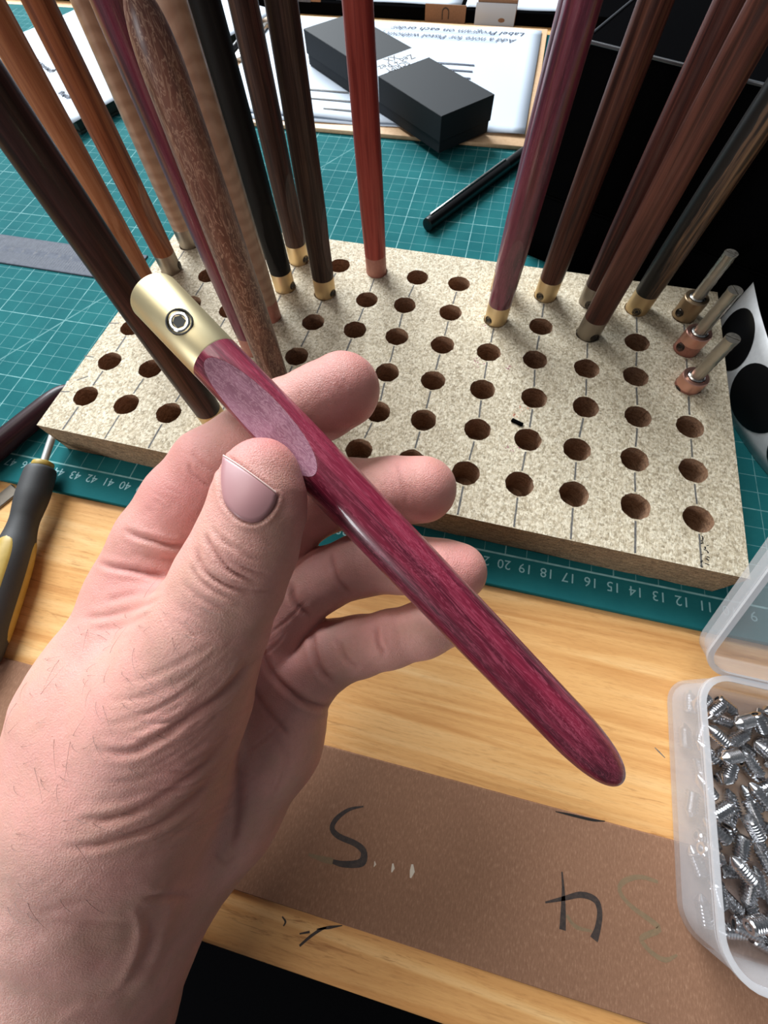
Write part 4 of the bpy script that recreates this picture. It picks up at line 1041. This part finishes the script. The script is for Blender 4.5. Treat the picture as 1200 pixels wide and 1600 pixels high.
CR = [
 # thumb joint folds
 ([(320, 832), (327, 850), (340, 869), (362, 893), (400, 912)], .055, 4.0, TH), ([(306, 853), (312, 880), (328, 900), (355, 916), (395, 928)], .06, 4.5, TH),
 ([(330, 822), (345, 842), (372, 862)], .025, 3, TH), ([(345, 840), (370, 862), (410, 880)], .02, 3, TH), ([(298, 880), (310, 902), (335, 922), (380, 942)], .035, 4, TH),
 ([(282, 905), (300, 925), (335, 945), (380, 960)], .02, 4, TH), ([(350, 872), (385, 890), (425, 900)], .018, 3, TH), ([(352, 905), (390, 922), (430, 926)], .02, 3, TH),
 # index palm-side folds
 ([(190, 826), (215, 838), (240, 845), (270, 853), (310, 852)], .06, 4.5, (8.8, 15)), ([(150, 878), (175, 886), (205, 891), (240, 898), (282, 903)], .06, 4.5, (8.8, 15)),
 ([(293, 722), (303, 742), (336, 765)], .03, 3.5, (8.8, 15)), ([(300, 705), (312, 722), (345, 742)], .02, 3, (8.8, 15)), ([(200, 862), (240, 872), (290, 876)], .015, 4, (8.8, 15)),
 # web wrinkles
 ([(125, 965), (165, 962), (210, 950), (255, 932)], .03, 5, (8, 15)), ([(160, 940), (200, 930), (262, 918)], .022, 5, (8, 15)), ([(140, 985), (190, 978), (240, 955)], .018, 5, (8, 15)),
 # thenar folds
 ([(142, 1172), (200, 1176), (250, 1152), (300, 1118), (342, 1090), (375, 1056), (386, 1030)], 0.065, 6, (7, 11)),
 ([(115, 1282), (165, 1281), (225, 1262), (280, 1226), (325, 1190), (360, 1145)], 0.043, 6, (7, 11)),
 ([(90, 1325), (150, 1321), (210, 1303), (260, 1281), (310, 1240), (335, 1205)], 0.040, 6, (7, 11)),
 ([(150, 1222), (210, 1220), (265, 1196), (310, 1165), (350, 1128)], 0.0110, 5, (7, 11)), ([(145, 1130), (200, 1128), (260, 1104), (310, 1075), (355, 1048)], 0.0125, 5, (7, 11)),
 ([(150, 1095), (210, 1090), (270, 1070), (330, 1040)], 0.0090, 5, (7, 11)), ([(180, 1060), (240, 1050), (300, 1025), (350, 1000)], 0.0070, 5, (7, 11)),
 ([(130, 1250), (190, 1250), (250, 1228), (300, 1196), (340, 1160)], 0.0080, 5, (7, 11)), ([(180, 1300), (235, 1285), (290, 1252), (330, 1212)], 0.0080, 5, (7, 11)),
 ([(200, 1345), (250, 1325), (290, 1292), (318, 1255)], 0.0090, 5, (7, 12)), ([(140, 1365), (200, 1362), (250, 1345)], 0.0070, 5, (7, 12)),
 # wrist
 ([(220, 1403), (265, 1400), (305, 1402)], .02, 5, (7, 13)), ([(60, 1425), (110, 1415), (150, 1400)], .012, 6, (7, 13)), ([(80, 1440), (150, 1442), (200, 1440)], .012, 5, (7, 13)),
 # palm lines and finger bases
 ([(392, 992), (410, 1022), (426, 1054), (450, 1079), (476, 1097), (500, 1105), (520, 1102)], .10, 4.5, (9.6, 15)), ([(388, 1062), (410, 1100), (438, 1132), (452, 1150)], .04, 4, (9.6, 15)),
 ([(376, 1165), (374, 1230), (371, 1290), (362, 1330)], .05, 7, (9.4, 15)),
 ([(491, 985), (489, 1006), (494, 1030), (506, 1054), (526, 1072)], .09, 4.5, (9.6, 15)), ([(453, 908), (460, 936), (470, 952), (486, 964)], .08, 4.5, (9.6, 15)),
 ([(516, 862), (520, 886), (532, 912), (552, 930)], .045, 3.5, (9.6, 15)), ([(531, 1000), (540, 1026), (562, 1048)], .03, 3.5, (9.6, 15)), ([(588, 975), (592, 1006), (604, 1024)], .045, 3.5, (9.6, 15)),
 ([(522, 995), (532, 1020), (550, 1044)], .02, 3, (9.6, 15)), ([(620, 718), (628, 750), (640, 790)], .02, 3.5, (9.6, 15)),
 ([(415, 1130), (450, 1190), (420, 1250)], .012, 6, (9.6, 15)), ([(330, 1330), (352, 1350), (372, 1335)], .02, 5, (9.4, 15)),
]
for a in CR: crease(*a)
# many faint skin lines running with the folds of the thenar and across the thumb
r2 = random.Random(3)
for k in range(70):
    t = r2.uniform(0, 1); x0 = 95 + 120 * r2.random() + 40 * (1 - t); y0 = 1040 + 300 * t; L_ = r2.uniform(.25, .8)
    full = np.array([(x0, y0), (x0 + 60, y0 - 2), (x0 + 120, y0 - 28), (x0 + 175, y0 - 66), (x0 + 215, y0 - 105)]) + np.array([r2.uniform(-20, 20), r2.uniform(-8, 8)])
    F_ = smoothline(full, 24); a = int(r2.uniform(0, .6) * len(F_)); F_ = F_[a:a + max(5, int(L_ * len(F_)))]
    if len(F_) > 3: crease([tuple(p) for p in F_[::2]], r2.uniform(.006, .014), r2.uniform(2.2, 3.2), (6.5, 11.5), .3)
for k in range(26):
    y0 = r2.uniform(830, 990); x0 = 395 - (y0 - 830) * .55; w_ = r2.uniform(20, 45); ox = r2.uniform(-30, 30)
    crease([(x0 + ox - w_, y0 - 12), (x0 + ox - w_ * .2, y0 + 6), (x0 + ox + w_ * .6, y0 + 18)], r2.uniform(.006, .013), 2.4, TH, .3)
for k in range(40):
    fx, fy, ang_ = r2.choice(((505, 610, 1.1), (530, 600, 1.1), (640, 765, 1.4), (610, 765, 1.4), (690, 890, 1.5), (240, 800, .6), (265, 770, .6), (560, 885, 1.5), (620, 990, 1.4), (460, 1180, 1.9), (430, 1230, 1.9)))
    fx += r2.uniform(-18, 18); fy += r2.uniform(-18, 18); w_ = r2.uniform(10, 26); c_, s_ = math.cos(ang_), math.sin(ang_)
    crease([(fx - c_ * w_, fy - s_ * w_), (fx + 3, fy), (fx + c_ * w_, fy + s_ * w_)], r2.uniform(.004, .009), 2.2, (8.8, 15), .3)
# raised veins and tendons at the wrist
for pts, amp, wd in (([(204, 1412), (219, 1448), (213, 1484), (192, 1528), (165, 1555), (125, 1572), (90, 1600)], -.05, 9), ([(275, 1395), (262, 1440), (240, 1500), (205, 1560)], -.045, 13),
                     ([(150, 1420), (140, 1470), (160, 1530)], .02, 26), ([(235, 1430), (232, 1480), (215, 1530)], .02, 12)):
    crease(pts, amp, wd, (7, 14), 0)
NAILPX = np.array([(348, 711), (366, 722), (388, 737), (410, 753), (431, 769), (432, 777), (428, 790), (417, 806), (403, 815), (388, 816), (370, 808), (353, 789), (347, 771), (345, 740)], float)
crease(list(NAILPX[5:]) + [NAILPX[0]], .045, 3.2, TH, .5, False)
crease(list(NAILPX[:5]), .03, 3.0, TH, .2)
HV = HV + HN * disp[:, None]
# broad, soft unevenness of the flesh
def vn(P, s):
    Q = P * s; return np.sin(Q[:, 0] * 1.7 + 2 * np.sin(Q[:, 1] * .9)) * np.sin(Q[:, 1] * 1.3 + 1.5 * np.sin(Q[:, 2])) * np.cos(Q[:, 2] * 1.1 + Q[:, 0])
HV = HV + HN * (.012 * vn(HV, 1.6) + .005 * vn(HV, 5.0))[:, None]
tone = np.zeros(len(HV))
for (x, y, d, r, a) in ((536, 610, 10.9, 1.5, .75), (660, 765, 11.2, 1.3, .7), (714, 893, 11.1, 1.2, .7), (415, 700, 8.5, 1.0, .8), (470, 770, 8.6, .8, .6), (250, 930, 10, 1.2, .6), (250, 1140, 8.5, 1.4, .35), (300, 760, 10.5, 1.6, .65), (500, 800, 11.5, 1.6, .5), (200, 900, 10, 1.5, .35), (430, 1030, 11.5, 1.4, .5), (560, 890, 11.5, 1.0, .35), (600, 1000, 11.3, 1.2, .35), (400, 860, 8.5, .8, .3), (140, 1200, 8.6, 1.8, .25), (410, 690, 9, .8, .4), (320, 860, 8.5, .6, .3)):
    tone = np.maximum(tone, a * np.exp(-(np.linalg.norm(HV - cpt(x, y, d), axis=1) / r) ** 2))
dirt = np.zeros(len(HV))
for (x, y, d, r, a) in ((438, 778, 8.0, .35, 1.0), (300, 760, 10.2, .9, .6), (480, 1210, 11, .9, .25), (430, 1180, 11, 1.2, .2), (540, 610, 10, .6, .2)):
    dirt = np.maximum(dirt, a * np.exp(-(np.linalg.norm(HV - cpt(x, y, d), axis=1) / r) ** 2))

hand = empty('hand', tuple(c2w(HC)))
HWV = c2w(HV) - c2w(HC)
hm = bpy.data.meshes.new('skin'); hm.vertices.add(len(HWV)); hm.vertices.foreach_set('co', (HWV * CM).astype(np.float32).ravel())
hm.loops.add(len(HQ) * 4); hm.polygons.add(len(HQ)); hm.loops.foreach_set('vertex_index', HQ.astype(np.int32).ravel())
hm.polygons.foreach_set('loop_start', np.arange(0, len(HQ) * 4, 4, dtype=np.int32)); hm.polygons.foreach_set('use_smooth', np.ones(len(HQ), bool))
hm.update(calc_edges=True); hm.materials.append(SKIN)
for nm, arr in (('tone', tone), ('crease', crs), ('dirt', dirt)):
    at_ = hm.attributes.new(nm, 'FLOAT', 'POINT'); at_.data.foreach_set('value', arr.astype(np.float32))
ho = bpy.data.objects.new('skin', hm); col.objects.link(ho); ho.parent = hand
tag(hand, 'bare left hand pinching the purple handle between thumb and fingers', 'hand')
print('HAND verts', len(HV))

# thumb nail: smooth curved plate fitted to the skin under its outline
bvh = BVHTree.FromPolygons([tuple(p) for p in HV[:0]] or [(0, 0, 0)], []) if False else None
def hit(P, dr=TH):
    m_ = (np.abs(HP0 - P).max(1) < 5) & (HV[:, 2] < dr[1]) & (face0 > 0)
    return HV[m_, 2].min() if m_.any() else np.nan
HP0 = px(HV); face0 = face
inn = NAILPX.mean(0); smp = [inn + (p - inn) * s for p in smoothline(np.vstack([NAILPX, NAILPX[:1]]), 28) for s in (.15, .45, .75, .97)]
Z = np.array([hit(p) for p in smp]); S = np.array(smp); ok = ~np.isnan(Z); S = S[ok]; Z = Z[ok]
def bas(P): q = (P - inn) / 40; return np.stack([np.ones(len(q)), q[:, 0], q[:, 1], q[:, 0] ** 2, q[:, 0] * q[:, 1], q[:, 1] ** 2], 1)
cf = np.linalg.lstsq(bas(S), Z, rcond=None)[0]
outl = smoothline(np.vstack([NAILPX, NAILPX[:1]]), 70)[:-1]; nO = len(outl); vv = []; ff = []
fr = (0.0, .08, .16, .25, .35, .45, .55, .65, .75, .83, .9, .96, 1.0)
for r in fr:
    P = inn + (outl - inn) * max(r, .02); D = bas(P) @ cf - .016 + (0.0 if r < .95 else (.012 if r < .99 else .05))
    vv += [cpt(p[0], p[1], d) for p, d in zip(P, D)]
for i in range(len(fr) - 1):
    for k in range(nO): ff.append((i * nO + k, (i + 1) * nO + k, (i + 1) * nO + (k + 1) % nO, i * nO + (k + 1) % nO))
ff.append(tuple(range(nO)))
no = mk('thumb_nail', c2w(np.array(vv)) - c2w(HC), [tuple(reversed(q)) for q in ff], NAIL, hand, smooth=True); tag(no, 'pinkish thumb nail')
fe = smoothline(NAILPX[:5], 24); vv = []; ff = []
for s_, dd in ((-1.3, -.012), (-.5, -.026), (.5, -.026), (1.2, -.006)):
    P = fe + np.array([.55, -.83]) * -s_ * 1.0; D = bas(P) @ cf + dd
    vv += [cpt(p[0], p[1], d) for p, d in zip(P, D)]
n_ = len(fe)
for i in range(3):
    for k in range(n_ - 1): ff.append((i * n_ + k, i * n_ + k + 1, (i + 1) * n_ + k + 1, (i + 1) * n_ + k))
tag(mk('nail_edge', c2w(np.array(vv)) - c2w(HC), ff, NAILEDGE, no, smooth=True), 'pale free edge of the thumb nail')

# fine dark hairs on the back of the thumb and hand
hr = MB(); cand = np.where((face > .25) & (HP0[:, 0] > 8) & (HP0[:, 0] < 330) & (HP0[:, 1] > 930) & (HP0[:, 1] < 1430) & (HV[:, 2] < 10.6) & (HP0[:, 0] < 330 - (HP0[:, 1] - 930) * .36))[0]
for i in rng.choice(cand, 90, replace=False):
    p = HV[i].copy(); nrm = HN[i]; g = rng.normal(0, 1, 3) + np.array([2.2, .9, 0]); g -= nrm * (g @ nrm); g /= np.linalg.norm(g); L_ = rng.uniform(.25, .75); sd_ = np.cross(nrm, g); cu = rng.uniform(-.9, .9)
    pts = [p + g * L_ * t + nrm * (.05 * math.sin(t * 2.6) + .012) * (1 if t > 0 else -.2) + sd_ * cu * L_ * t * t * .5 for t in np.linspace(0, 1, 6)]
    vv = []
    for j, q in enumerate(pts):
        r = .0034 * (1 - .75 * j / 5)
        for k in range(3): a = 2.094 * k; vv.append(c2w(q + r * (math.cos(a) * nrm + math.sin(a) * sd_)) - c2w(HC))
    hr.add(vv, [(j * 3 + k, j * 3 + (k + 1) % 3, (j + 1) * 3 + (k + 1) % 3, (j + 1) * 3 + k) for j in range(5) for k in range(3)])
tag(hr.build('hair', HAIR, hand), 'fine dark hairs', kind='stuff')
